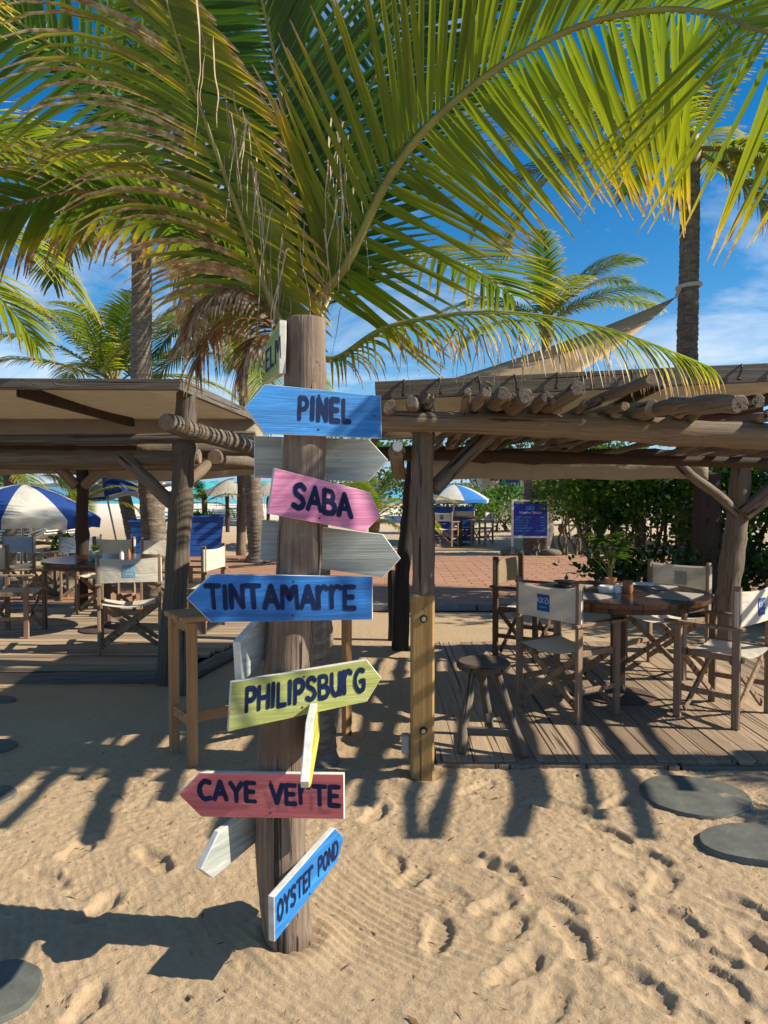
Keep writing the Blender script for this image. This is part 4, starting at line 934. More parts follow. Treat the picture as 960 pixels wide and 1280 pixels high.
def potplant(x, y, z, label, leaves=9, hh=0.26, pot='clay', pr=0.045, ph=0.09, kindm='leafd', rr=0.14):
    t = thing('potted_plant', label, 'plant', (x, y, z)); r = random.Random(int(x*100)+5)
    b = MB(); b.lathe([(pr*0.75, 0), (pr, ph*0.9), (pr*1.05, ph), (pr*0.85, ph), (pr*0.8, ph*0.85), (0.001, ph*0.83)], 20); part('pot', autosmooth(b.mesh('pot', M[pot]), 50), t, T(x, y, z))
    for i in range(leaves):
        a = i*2.4+r.uniform(-.3, .3); el = r.uniform(0.5, 1.35); top = V((math.cos(a)*math.cos(el)*rr, math.sin(a)*math.cos(el)*rr, ph+hh*r.uniform(.45, 1.0)))
        st = catmull([(0, 0, ph*0.8), (top.x*.3, top.y*.3, top.z*.6), top], 6); b = MB(); b.tube(st, 0.0025, 5)
        sm_ = part('stem', b.mesh('stem', M['rachis']), t, T(x, y, z)); geo = []
        dn = (V((math.cos(a), math.sin(a), 0.4))).normalized(); nn = (V((0, 0, 1))-dn*dn.z).normalized(); sd_ = dn.cross(nn)
        for j in range(9):
            an = R(-105+j*26); geo.append(leaf_geo(top, dn, nn, sd_ if an >= 0 else -sd_, abs(an), rr*0.85*r.uniform(.75, 1.1), 0.016, 0.7, 0.1, r, 5, 0, 0.3))
        vs, fs, pa, de = joined(geo); part('leaf_fan', uvmesh('leaf_fan', vs, fs, pa, de, M[kindm]), sm_, T(x, y, z))
    return t
potplant(1.655, 5.60, TZ+0.001, 'leafy green palm-leaved plant in a terracotta pot on the right table', 15, 0.31, rr=0.17)
t = thing('potted_plant', 'small bushy plant in a round grey pot on the left table', 'plant', (-2.98, 7.92, LTZ))
b = MB(); b.lathe([(0.04, 0), (0.068, 0.03), (0.072, 0.07), (0.06, 0.10), (0.052, 0.10), (0.05, 0.08), (0.001, 0.08)], 20); part('pot', autosmooth(b.mesh('pot', M['greypot']), 50), t, T(-2.98, 7.92, LTZ))
geo = []
for i in range(60):
    a = rng.uniform(0, 6.28); dn = V((math.cos(a), math.sin(a), rng.uniform(.2, 1.6))).normalized(); nn = (V((0, 0, 1))-dn*dn.z).normalized()
    geo.append(leaf_geo((0, 0, 0.09), dn, nn, dn.cross(nn), 0, rng.uniform(.06, .13), 0.01, 0.9, 0, rng, 4, 0, .3))
vs, fs, pa, de = joined(geo); o = part('leaves', uvmesh('leaves', vs, fs, pa, de, M['bush']), t, T(-2.98, 7.92, LTZ)); o['kind'] = 'stuff'
for k, (x, c_, lb) in enumerate(((-2.72, 'cream', 'small pale bottle beside the grey pot on the left table'), (-2.66, 'clay', 'small amber bottle beside the grey pot on the left table'))):
    lathe_thing('sauce_bottle', lb, 'bottle', x, 7.95+k*.04, LTZ+0.001, [(0.022, 0), (0.024, 0.06), (0.012, 0.085), (0.011, 0.11), (0.001, 0.112)], 'plate' if k == 0 else 'clay')
# three-legged stool
sx, sy = 0.60, 4.60
t = thing('stool', 'rustic three legged wooden stool with a thick round seat', 'stool', (sx, sy, DZ))
b = MB(); b.lathe([(0.145, 0.425), (0.162, 0.437), (0.165, 0.462), (0.150, 0.475), (0.08, 0.474), (0.001, 0.474)], 30)
for v_ in b.v: v_ *= 1
part('seat', autosmooth(b.mesh('seat', wood('stool_seat_wood', (0.05, 0.035, 0.025), (0.17, 0.13, 0.095), axis=0)), 40), t, T(sx, sy, DZ))
fe = [G(577, 942, DZ), G(656, 947, DZ), G(612, 918, DZ)]; tops = [(-0.07, -0.05), (0.075, -0.045), (0.0, 0.085)]
for fpt, tp in zip(fe, tops): log('leg', fpt, (sx+tp[0], sy+tp[1], DZ+0.43), 0.027, 0.024, M['greywood'], t, 0.008, 10, 8)
mids = [fe[i].lerp(V((sx+tops[i][0], sy+tops[i][1], DZ+0.43)), 0.27) for i in range(3)]
cm_ = mids[0].lerp(mids[1], 0.5); beam('stretcher', mids[0], mids[1], (0.03, 0.045), M['board'], t); beam('stretcher', cm_+V((0, .016, 0)), mids[2], (0.03, 0.045), M['board'], t)
# tall pine bar table
L1, L2, R2, R1 = V((-1.235, 4.42, 0)), V((-1.04, 4.2, 0)), V((-0.22, 4.77, 0)), V((-0.41, 4.99, 0)); c_ = (L1+L2+R1+R2)/4; ax = ((R2-L2)+(R1-L1)).normalized(); rz = math.atan2(ax.y, ax.x)
t = thing('bar_table', 'tall narrow orange pine table on four square legs, partly behind the signpost', 'table', c_, rz); W0 = WM[t.name]
hl, hw_ = 0.50, 0.145; lm_ = boxm('leg', (0.05, 0.05, 0.86), M['pine'], 0.004)
for a in (-1, 1):
    for e in (-1, 1): part('leg', lm_, t, W0 @ T(a*hl, e*hw_, 0.375))
    part('end_rail', boxm('end_rail', (0.03, 0.238, 0.06), M['pinex'], 0.003), t, W0 @ T(a*(hl), 0, 0.255)); part('end_rail', boxm('end_rail', (0.03, 0.238, 0.055), M['pinex'], 0.003), t, W0 @ T(a*hl, 0, 0.772))
part('long_rail', boxm('long_rail', (0.968, 0.03, 0.06), M['pinex'], 0.003), t, W0 @ T(0, 0.0, 0.235))
for k in range(3): part('top_board', boxm('top_board', (1.10, 0.108, 0.028), M['pinex'], 0.004), t, W0 @ T(rng.uniform(-.005, .005), (k-1)*0.112, 0.82))
# stepping stones
def slab(px, py, r_, label, ry=1.0, seed=0):
    c_ = G(px, py, 0.02); b = MB(); n = 36; ring = []
    rad = [r_*(1+0.07*mnoise.noise(V((math.cos(a*6.2832/n)*1.2+seed, math.sin(a*6.2832/n)*1.2, 0)))+0.035*mnoise.noise(V((math.cos(a*6.2832/n)*5+seed, math.sin(a*6.2832/n)*5, 0)))) for a in range(n)]
    vs = []
    for k_, z in ((1.0, -0.05), (1.01, 0.018), (0.975, 0.034), (0.5, 0.038), (0.02, 0.038)):
        vs += [(rad[j]*k_*math.cos(2*math.pi*j/n), rad[j]*k_*ry*math.sin(2*math.pi*j/n), z) for j in range(n)]
    b.add(vs, [(i*n+j, i*n+(j+1) % n, (i+1)*n+(j+1) % n, (i+1)*n+j) for i in range(4) for j in range(n)]); b.add(vs[-n:], [tuple(range(n))])
    o = part('stepping_stone', autosmooth(b.mesh('stepping_stone', M['stone']), 40), None, T(c_.x, c_.y, hgt(c_.x, c_.y)-0.014)); return tag(o, label, 'stepping stone', 'stepping stones in the sand')
slab(868, 992, 0.268, 'round grey green stepping stone just in front of the right deck', 0.96, 1)
slab(948, 1052, 0.25, 'blue grey stepping stone cut by the right edge of the photo', 0.74, 5)
slab(-9, 1238, 0.14, 'dark stepping stone in the bottom left corner', 1.1, 9)
slab(-8, 931, 0.125, 'dark stepping stone at the left edge, farther of two', 1, 13)
slab(-12, 994, 0.12, 'pale stepping stone at the left edge, nearer of two', 1, 17)
slab(-14, 860, 0.2, 'grey flat stone at the left edge below the left deck', 0.8, 21)

# ------------------------------------------------------------------ palms
def trunk(parent, pts, r0, r1, n=18, ring=0.075):
    cur = catmull(pts, max(24, int(sum((V(a)-V(b_)).length for a, b_ in zip(pts, pts[1:]))/ring*3))); o_ = cur[0]; k = len(cur); rs = []
    dist = 0
    for i in range(k):
        if i: dist += (cur[i]-cur[i-1]).length
        t_ = i/(k-1); base = r0+(r1-r0)*min(1, t_*1.2)+0.5*r0*max(0, 0.06-t_)/0.06
        ph = (dist/ring) % 1.0; rs.append(base*(1+0.055*(1-ph)*(1 if ph < .75 else .2)+0.03*mnoise.noise(V((dist*6, r0*50, 0)))))
    b = MB(); b.tube([c_-o_ for c_ in cur], rs, n, True, 0, 0, 0.07, r0*31); return part('trunk', autosmooth(b.mesh('trunk', M['trunk']), 60), parent, T(o_))
MP = V((P(398, 955, 4.3).x, 4.3, 0)); CR = P(378, 402, 4.3)
mp_ = thing('palm_tree', 'nearest coconut palm, its huge fronds arching over the signpost', 'palm tree', MP)
trunk(mp_, [MP-V((0, 0, .1)), MP.lerp(CR, .45)+V((.01, 0, 0)), CR-V((0, 0, 0.12))], 0.105, 0.085)
LEFT, SIDE0 = 1, False
def PX(l): return [P(*q) for q in l]
# the big arch to the right: its leaflets are single parts
frond(mp_, PX([(384, 420, 4.28), (400, 373, 4.25), (435, 327, 4.15), (482, 230, 4.0), (528, 166, 3.9), (587, 111, 3.8), (651, 67, 3.7), (727, 32, 3.6), (808, 13, 3.5), (884, 15, 3.35), (948, 38, 3.02), (1030, 52, 2.7), (1112, 76, 2.4), (1240, 130, 2.1)]),
      lambda t_: (-0.42+0.95*max(0, t_-.45)/.55, 0.95, 0.35), 104, 1.0, 0.0215, 0.06, 21, 0.034, 'rachis', 'leafy', True, t0=0.09, lprof=lambda u: 0.92 if u < .75 else 0.92-(u-.75)*1.6, lift=0.08, a0=80, a1=50, ao=lambda t_, s_: -24 if s_ > 0 else 12,
      dead=lambda t_, s_: 0.05, yel=lambda t_, s_: 0.55, kink=lambda t_, s_: 0.05, label='huge yellow green frond arching to the right')
# upright frond
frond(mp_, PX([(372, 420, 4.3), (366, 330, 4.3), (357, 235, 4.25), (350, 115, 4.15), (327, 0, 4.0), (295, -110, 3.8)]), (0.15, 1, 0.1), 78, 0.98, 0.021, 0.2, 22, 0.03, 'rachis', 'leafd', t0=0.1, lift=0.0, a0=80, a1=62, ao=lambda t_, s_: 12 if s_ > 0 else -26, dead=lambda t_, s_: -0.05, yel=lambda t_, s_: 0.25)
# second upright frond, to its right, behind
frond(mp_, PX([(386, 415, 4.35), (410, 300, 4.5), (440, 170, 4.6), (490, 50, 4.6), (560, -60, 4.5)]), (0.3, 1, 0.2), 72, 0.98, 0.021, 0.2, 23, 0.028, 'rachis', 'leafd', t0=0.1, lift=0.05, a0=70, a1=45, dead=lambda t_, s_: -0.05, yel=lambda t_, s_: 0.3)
# left frond with browned leaflets on its left side
frond(mp_, PX([(362, 425, 4.25), (345, 392, 4.2), (328, 350, 4.15), (300, 270, 4.0), (260, 160, 3.85), (222, 50, 3.7), (200, -30, 3.6)]), (-0.1, 0.8, 0.55), 58, 0.86, 0.021, 0.3, 24, 0.032, 'rachis', ('leafy', 'leafy'), True, t0=0.12, lift=0.05, a0=74, a1=48,
      dead=lambda t_, s_: (0.78 if rng.random() < .56 else rng.uniform(0, .28)) if s_ == LEFT else 0.12, yel=lambda t_, s_: 0.5 if s_ == LEFT else 1.0, kink=lambda t_, s_: 0.1 if s_ == LEFT else 0.12, dr=lambda t_, s_: 1.05 if s_ == LEFT else 0.25,
      ao=lambda t_, s_: -22 if s_ == LEFT else 68, lm_=lambda t_, s_: 1.15 if s_ == LEFT else 0.62, ws=lambda t_, s_: 0.78 if s_ == LEFT else 1.15, label='left frond with tan and brown dried leaflets')
# long frond to the upper left
frond(mp_, PX([(366, 415, 4.4), (330, 330, 4.6), (265, 235, 4.75), (185, 160, 4.8), (85, 72, 4.8), (0, 15, 4.75), (-90, -20, 4.7)]), (-0.1, 0.9, 0.55), 62, 0.9, 0.024, 0.35, 25, 0.03, 'rachis', 'leaf', t0=0.12, lift=0.0, a0=75, a1=50, dead=lambda t_, s_: 0.08, yel=lambda t_, s_: 0.5, kink=lambda t_, s_: 0.1)
frond(mp_, PX([(362, 420, 4.3), (310, 340, 4.3), (215, 270, 4.25), (120, 240, 4.2), (20, 255, 4.1), (-60, 300, 4.0)]), (0, 0.3, 1), 52, 0.62, 0.024, 0.8, 26, 0.028, 'rachisb', 'leaf', t0=0.12, lift=0.0, a0=72, a1=40, dead=lambda t_, s_: 0.25, yel=lambda t_, s_: 0.8, kink=lambda t_, s_: 0.2)
# lower arch to the right
frond(mp_, PX([(392, 445, 4.25), (423, 447, 4.2), (482, 410, 4.1), (575, 392, 4.05), (662, 393, 4.0), (750, 409, 3.95), (820, 432, 3.9), (884, 457, 3.9)]), (0, -0.2, 1), 66, 0.52, 0.012, 1.5, 27, 0.022, 'rachis', 'leafy', t0=0.1, lift=0.0, a0=60, a1=30, dead=lambda t_, s_: 0.22, yel=lambda t_, s_: 0.9, kink=lambda t_, s_: 0.3, dr=lambda t_, s_: 0.8)
# fronds going back and to the right of the crown
frond(mp_, PX([(388, 420, 4.4), (430, 350, 4.7), (500, 320, 5.1), (580, 330, 5.5), (640, 370, 5.8)]), (0, 0, 1), 44, 0.75, 0.022, 0.5, 28, 0.024, 'rachis', 'leaf', t0=0.12, lift=0.05, a0=70, a1=40, dead=lambda t_, s_: 0.05, yel=lambda t_, s_: 0.6)
# dry hanging fronds on the left of the crown
for k, (pp, sd_) in enumerate((([(360, 425, 4.2), (325, 372, 4.2), (285, 360, 4.15), (250, 380, 4.1), (232, 420, 4.1)], 31), ([(358, 430, 4.3), (330, 400, 4.4), (280, 400, 4.5), (255, 430, 4.6), (245, 460, 4.6)], 32), ([(368, 430, 4.15), (345, 420, 4.1), (318, 425, 4.05), (300, 470, 4.05)], 33))):
    frond(mp_, PX(pp), (0, -0.2, 1), 34, 0.36, 0.013, 1.4, sd_, 0.02, 'rachisb', 'leafdry', t0=0.1, lift=0, a0=70, a1=30, dead=lambda t_, s_: 0.5, yel=lambda t_, s_: 0.6, dr=lambda t_, s_: 0.7, label='dry brown hanging frond' if k == 0 else None)
# tan dried strips hanging from the crown
def strips(parent, spots, seed):
    r = random.Random(seed)
    for (px, py, Yd, L) in spots:
        p0 = P(px, py, Yd); vs = []; n = 12; w_ = r.uniform(.002, .0055); a0 = r.uniform(0, 6.28); bow = V((math.cos(a0), math.sin(a0), 0))*r.uniform(.02, .10); tw_ = r.uniform(-2.5, 2.5); sd_ = r.uniform(0, 50)
        for k in range(n+1):
            t_ = k/n; hook = 0.035*math.sin(min(1, t_*5)*math.pi) if r.random() < 2 else 0
            c_ = bow*math.sin(t_*1.9)+V((mnoise.noise(V((t_*3, sd_, 0))), mnoise.noise(V((t_*3, 0, sd_))), 0))*.035*t_+V((0, 0, hook-L*t_)); a = tw_*t_+a0; q_ = V((math.cos(a), math.sin(a), 0))*w_*(1-t_*.7)
            vs += [c_-q_, c_+q_]
        part('dry_strip', mesh('dry_strip', vs, [(2*k, 2*k+1, 2*k+3, 2*k+2) for k in range(n)], [M['straw']], None, True), parent, T(p0))
sps = []
for k in range(16): sps.append((rng.gauss(368, 26), rng.uniform(250, 385), rng.uniform(4.0, 4.2), rng.uniform(.25, .6)))
for k in range(16): sps.append((rng.uniform(402, 445), rng.uniform(130, 250), rng.uniform(3.9, 4.1), rng.uniform(.35, .7)))
for k in range(30): t_ = rng.random(); sps.append((232+t_*132+rng.uniform(-10, 16), -15+t_*330, rng.uniform(3.55, 3.95), rng.uniform(.2, .6)))
for k in range(34): sps.append((rng.uniform(500, 790), rng.uniform(400, 425), 3.95, rng.uniform(.18, .4)))
strips(mp_, sps, 5)
# canonical fronds shared by the palms farther off
CF = {}
def canon(el, seed, L=3.0, lm='leaf', ll=0.75, droopk=1.0, dead=0.05, yel=0.6):
    r = random.Random(seed); pts = []; p = V((0, 0, 0)); e = R(el); n = 8
    for i in range(n+1):
        pts.append(p.copy()); p = p+V((math.cos(e), 0.03*math.sin(i+seed), math.sin(e)))*L/n; e -= R(droopk*(4+10*i/n))*r.uniform(.8, 1.2)
    hint = lambda t_: V((-math.sin(R(el))*0.9-0.05, 0.05, math.cos(R(el))*1.0+0.25))
    cur, res = frond_geo(pts, hint, 62, ll, 0.024, 0.75, r, t0=0.12, lift=0.12, a0=68, a1=30, dead=lambda t_, s_: dead, yel=lambda t_, s_: yel, kink=lambda t_, s_: 0.12, nseg=5)
    vs, fs, pa, de = joined(res); me1 = rachis_mesh(cur, 0.028, 0.004, M['rachis']); me2 = uvmesh('leaflets', vs, fs, pa, de, M[lm]); return me1, me2
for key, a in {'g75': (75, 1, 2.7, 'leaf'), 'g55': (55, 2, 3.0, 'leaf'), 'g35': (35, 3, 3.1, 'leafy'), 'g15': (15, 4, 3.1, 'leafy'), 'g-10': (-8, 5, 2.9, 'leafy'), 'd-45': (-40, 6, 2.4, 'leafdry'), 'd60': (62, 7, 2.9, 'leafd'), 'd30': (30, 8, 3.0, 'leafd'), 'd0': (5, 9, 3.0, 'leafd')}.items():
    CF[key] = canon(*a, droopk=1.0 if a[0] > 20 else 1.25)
def addf(parent, c_, key, az, sc=1.0, tilt=0):
    m = T(c_) @ Matrix.Rotation(R(az), 4, 'Z') @ Matrix.Rotation(-R(tilt), 4, 'Y') @ Matrix.Scale(sc, 4)
    f = part('frond', CF[key][0], parent, m); o = part('leaflets', CF[key][1], f, m); o['kind'] = 'stuff'
def palm(label, pts, r0, r1, fr, sc=1.0, cz=0.0):
    t = thing('palm_tree', label, 'palm tree', pts[0], 0, 'coconut palms around the terrace')
    trunk(t, pts, r0, r1, 16); c_ = V(pts[-1])+V((0, 0, cz))
    b = MB(); b.tube([(0, 0, -.25), (0, 0, 0), (0, 0, .3)], [r1*1.15, r1*1.35, r1*0.5], 10); part('crown_shaft', autosmooth(b.mesh('crown_shaft', M['rachisb'])), t, T(c_))
    for f in fr: addf(t, c_, *f)
    return t
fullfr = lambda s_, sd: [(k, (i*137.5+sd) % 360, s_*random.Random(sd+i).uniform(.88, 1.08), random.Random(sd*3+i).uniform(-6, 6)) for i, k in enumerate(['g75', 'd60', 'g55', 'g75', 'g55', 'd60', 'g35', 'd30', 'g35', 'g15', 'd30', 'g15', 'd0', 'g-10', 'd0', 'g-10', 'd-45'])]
# tall trunk left
palm('tall palm with slender ringed trunk rising behind the left pergola', [(-2.93, 9.95, -.1), (-3.02, 9.95, 1.6), P(177, 470, 9.95), P(177, 330, 9.95), P(170, 195, 9.95)], 0.165, 0.115, fullfr(1.05, 11))
palm('bushy palm with curved leaning trunk above the left roof', [P(172, 700, 18.6), P(163, 655, 18.6), P(150, 590, 18.6), P(143, 520, 18.6), P(143, 482, 18.6)], 0.17, 0.13, [('g75', 100, 1.16, 0), ('g75', 190, 1.22, 5), ('d60', 60, 1.16, 0), ('g55', 150, 1.22, 5), ('g55', 215, 1.22, 0), ('d60', 20, 1.10, 5), ('g35', 175, 1.22, 5), ('d30', 340, 1.10, 0), ('g35', 270, 1.10, 10), ('g15', 195, 1.22, 10), ('d30', 130, 1.22, 0), ('g55', 300, 1.10, 0), ('g15', 0, 1.10, 0)])
palm('palm with thick ringed trunk right of the blue planter', [P(324, 702, 15.8), P(319, 650, 15.8), P(313, 560, 15.8), P(305, 480, 15.8), P(298, 420, 15.8)], 0.21, 0.12, fullfr(0.95, 31))
palm('tall palm with straight grey trunk at the right, tied with a white strap', [(4.42, 11.2, -.1), P(859, 560, 11.2), P(859, 440, 11.2), P(862, 300, 11.2), P(863, 185, 11.2)], 0.165, 0.13,
     [('g15', 176, 1.25, 18), ('g-10', 190, 1.2, 8), ('g-10', 352, 1.3, 0), ('d0', 166, 1.15, 6), ('g15', 335, 1.0, -26), ('g-10', 338, 1.25, -30), ('g15', 345, 1.25, -20), ('g-10', 308, 1.0, -10), ('d0', 15, 1.0, 0), ('g35', 60, 1.0, 0), ('g55', 120, 1.0, 0), ('g75', 200, 1.0, 0), ('g55', 280, .9, 0), ('d30', 90, 1.0, 0), ('g35', 150, 1.0, 0), ('g15', 240, .9, 0), ('d-45', 90, .35, 0)])
palm('small bright palm crown seen beyond the shade sail', [(4.0, 19, -.1), P(688, 520, 19), P(682, 405, 19)], 0.18, 0.13, [('g75', 90, .85, 8), ('g75', 250, .85, 10), ('d60', 0, .9, 0), ('g55', 20, .95, -5), ('g35', 5, .98, -5), ('g35', 180, .9, -8), ('g55', 160, .85, 0), ('g15', 150, .8, 0), ('d30', 330, .95, 0), ('g35', 280, .8, 0), ('d30', 200, .8, 0), ('g55', 340, .9, 0)])
palm('palm off the left edge whose yellow frond reaches into the photo', [(-4.9, 5.2, -.1), (-4.8, 5.2, 1.8), (-4.7, 5.1, 3.4)], 0.14, 0.11, [('g15', 14, 0.9, 0), ('g35', 25, 1.0, 0), ('g35', -25, 1.0, 0), ('g15', 60, .95, 0), ('g55', 80, 1, 0), ('g55', 170, 1, 0), ('g15', 200, 1, 0), ('g-10', 130, .9, 0), ('g-10', 260, .9, 0), ('g75', 300, 1, 0), ('d30', 330, 1, 0), ('d30', 48, 1.0, 8)])
palm('young low palm beside the dark leaning post', [(-0.2, 15.5, -.1), (-0.2, 15.5, .5), (-0.2, 15.5, .9)], 0.13, 0.1, [('g75', 40, .5, 0), ('g55', 100, .55, 0), ('g35', 150, .55, 0), ('g35', 350, .55, 0), ('g15', 20, .5, 0), ('g15', 200, .5, 0), ('g55', 250, .5, 0), ('g35', 300, .5, 0), ('g-10', 330, .45, 0)])
palm('distant leaning palm behind the striped parasol', [P(102, 660, 16), P(101, 640, 16), P(100, 630, 16)], 0.12, 0.1, [('g55', 30, .4, 0), ('g35', 350, .45, 0), ('g15', 0, .45, 0), ('g55', 160, .4, 0), ('g35', 200, .4, 0), ('g75', 90, .4, 0), ('g15', 300, .4, 0)])
palm('dark palm clump at the left edge behind the parasol', [P(12, 720, 15), P(14, 650, 15), P(10, 575, 15)], 0.12, 0.1, fullfr(.7, 51))
# palm just outside the right edge; unseen, placed so its shade falls on the stepping stones
palm('palm off the right edge of the photo, shading the stepping stones', [(6.1, 3.3, -.1), (6.1, 3.3, 1.0), (6.0, 3.3, 1.7)], 0.13, 0.1, [('g55', 150, .45, 0), ('g35', 185, .5, 0), ('g75', 60, .5, 0), ('g55', 0, .5, 0), ('g15', 190, .4, 0)])

# ------------------------------------------------------------------ shade sail
A_ = P(845, 371, 10.9); B_ = P(520, 486, 11.0); C_ = P(690, 485, 7.4); t = thing('shade_sail', 'beige triangular shade sail stretched from the right palm trunk', 'shade sail', A_)
b = MB(); n = 16; vs = []; fs = []
for i in range(n+1):
    for j in range(i+1):
        u = i/n; v = (j/i) if i else 0; e = B_.lerp(C_, v); p = A_.lerp(e, u); s_ = 0.5*u*(1-u)*0.6+0.25*v*(1-v)*u
        vs.append(p-V((0, 0, s_))+ (V((0, 0, 0.0))))
idx = lambda i, j: i*(i+1)//2+j
for i in range(n):
    for j in range(i+1):
        fs.append((idx(i, j), idx(i+1, j), idx(i+1, j+1)))
        if j < i: fs.append((idx(i, j), idx(i+1, j+1), idx(i, j+1)))
b.add([q_-A_ for q_ in vs], fs); o = part('sail_cloth', autosmooth(b.mesh('sail_cloth', M['sail'])), t, T(A_)); md = o.modifiers.new('thick', 'SOLIDIFY'); md.thickness = 0.006
tc_ = P(861, 358, 11.2); b = MB(); b.tube([V((math.cos(a)*0.16, math.sin(a)*0.16, 0.02*math.cos(a))) for a in [k*2*math.pi/24 for k in range(25)]], 0.03, 8, False); b.tube([(-0.13, -0.03, -0.01), A_-tc_], [0.03, 0.02], 8)
part('strap', autosmooth(b.mesh('strap', M['cream'])), t, T(tc_))

# ------------------------------------------------------------------ background
def umbrella(x, y, ztop, r_, label, mats, n=8, rot=0.0, tilt=0.0, val=0.09, pole=True, ang=0.42, group='striped beach parasols'):
    t = thing('parasol', label, 'parasol', (x, y, 0), 0, group); W0 = WM[t.name]; m = W0 @ T(0, 0, ztop) @ Matrix.Rotation(tilt, 4, 'Y') @ Matrix.Rotation(rot, 4, 'Z')
    for k in range(n):
        b = MB(); vs = []; rows = 7; cols = 4
        for i in range(rows+1):
            f = i/rows; rr = r_*f; z = -ang*r_*(f**1.6)
            for j in range(cols+1):
                a = 2*math.pi*(k+j/cols)/n; sc_ = 1-0.05*math.sin(math.pi*j/cols)*f
                vs.append((rr*sc_*math.cos(a), rr*sc_*math.sin(a), z+0.03*f*math.sin(math.pi*j/cols)))
        for j in range(cols+1):
            a = 2*math.pi*(k+j/cols)/n; sc_ = 1-0.05*math.sin(math.pi*j/cols); vs.append((r_*0.99*sc_*math.cos(a), r_*0.99*sc_*math.sin(a), -ang*r_-val+0.03*math.sin(math.pi*j/cols)))
        b.add(vs, [(i*(cols+1)+j, i*(cols+1)+j+1, (i+1)*(cols+1)+j+1, (i+1)*(cols+1)+j) for i in range(rows+1) for j in range(cols)])
        part('panel', autosmooth(b.mesh('panel', M[mats[k % len(mats)]]), 50), t, m)
    b = MB(); b.tube([(0, 0, -ztop/max(.3, math.cos(tilt))-.05), (0, 0, 0.06)], 0.02, 8); part('pole', b.mesh('pole', M['bolt']), t, m)
    return t
umbrella(P(30, 600, 11.6).x, 11.6, 1.58, 1.12, 'large blue and white parasol at the left edge', ['umbblue', 'umbwhite'], 8, 0.98, 0.05, 0.14)
umbrella(P(128, 600, 17).x, 17, 1.78, 1.0, 'tilted blue and white parasol left of the palm trunk, by the sea', ['umbblue', 'umbwhite'], 8, 0.3, -0.2)
umbrella(P(190, 600, 19).x, 19, 1.78, 1.0, 'blue and white parasol behind the palm trunk, by the sea', ['umbblue', 'umbwhite'], 8, 0.1, 0.2)
umbrella(P(568, 600, 20.8).x, 21, 1.60, 1.0, 'bright blue and white parasol over the far blue counter', ['umblight', 'umbwhite'], 8, 0.2, 0.0)
for k, (px, Yd) in enumerate(((240, 40), (256, 46), (272, 52), (298, 42), (318, 48), (332, 55), (248, 58), (310, 62))):
    x = P(px, 615, Yd).x; umbrella(x, Yd, 1.75+0.1*(k % 3), 1.3, 'small teal parasol far off on the beach', ['teal'], 8, 0, 0.05, 0.06, group='teal parasols far off on the beach')
def thatched(px, Yd, ztop, r_, label):
    x = P(px, 610, Yd).x; t = thing('thatched_parasol', label, 'parasol', (x, Yd, 0)); b = MB(); r = random.Random(int(px)); n = 160
    b.lathe([(r_, ztop-r_*.5), (r_*.6, ztop-r_*.28), (r_*.2, ztop-.05), (0.03, ztop)], 20)
    for k in range(n):
        a = r.uniform(0, 6.28); f = r.uniform(.5, 1); p0 = V((math.cos(a)*r_*f, math.sin(a)*r_*f, ztop-r_*.5*f+.03)); d = V((math.cos(a), math.sin(a), -.7))*r.uniform(.15, .3); s_ = V((-math.sin(a), math.cos(a), 0))*.05
        b.add([p0-s_, p0+s_, p0+d], [(0, 1, 2)])
    part('thatch', b.mesh('thatch', M['thatch']), t, T(x, Yd, 0)); log('pole', (x, Yd, -.1), (x, Yd, ztop-.1), .07, .06, M['darkwood'], t)
thatched(284, 26, 1.75, 1.0, 'grey thatched parasol above the blue planter'); thatched(335, 30, 1.7, 1.0, 'grey thatched parasol partly behind the pink board')
def planter(px0, px1, py_t, Yd, label, plant=True):
    xa, xb = P(px0, 650, Yd).x, P(px1, 650, Yd).x; cx = (xa+xb)/2; wt = (xb-xa)/2*0.94; h = P(px0, py_t, Yd).z; t = thing('planter', label, 'planter', (cx, Yd+wt, 0), R(14)); W0 = WM[t.name]
    nb = 7
    for k in range(nb):   # horizontal boards of the flaring box
        z0, z1 = h*k/nb+.004, h*(k+1)/nb-.006; r0, r1 = wt*(.80+.20*z0/h), wt*(.80+.20*z1/h); b = MB()
        vs = [(sx_*r_, sy_*r_, z) for z, r_ in ((z0, r0), (z1, r1)) for sx_, sy_ in ((-1, -1), (1, -1), (1, 1), (-1, 1))]
        b.add(vs, [(i, (i+1) % 4, 4+(i+1) % 4, 4+i) for i in range(4)]+[(3, 2, 1, 0), (4, 5, 6, 7)]); part('board_ring', b.mesh('board_ring', M['planter']), t, W0)
    b = MB()
    for sx_, sy_, dx_, dy_ in ((0, -1, 2*wt+.1, .08), (0, 1, 2*wt+.1, .08), (-1, 0, .08, 2*wt-.06), (1, 0, .08, 2*wt-.06)): b.box((sx_*(wt+.01), sy_*(wt+.01), h+.012), (dx_, dy_, .03))
    part('rim', b.mesh('rim', M['planter']), t, W0); b = MB(); b.box((0, 0, h-.03), (1.8*wt, 1.8*wt, .03)); part('soil', b.mesh('soil', M['litter']), t, W0)
    return cx, Yd+wt, h
planter(157, 202, 652, 16.6, 'blue boarded planter left of the palm trunk'); cx_, cy_, ch_ = planter(226, 275, 646, 16.9, 'blue boarded planter with a palm in it, right of the left post')
palm('dark young palm growing in the blue planter', [(cx_, cy_, ch_-.05), (cx_, cy_, ch_+.15), (cx_, cy_, ch_+.3)], .06, .05, [('d60', 20, .3, 0), ('d60', 150, .3, 0), ('d30', 350, .32, 0), ('d30', 180, .32, 0), ('d0', 200, .3, 0), ('d0', 340, .3, 0), ('d60', 260, .3, 0), ('d30', 270, .3, 0)])
geo = []
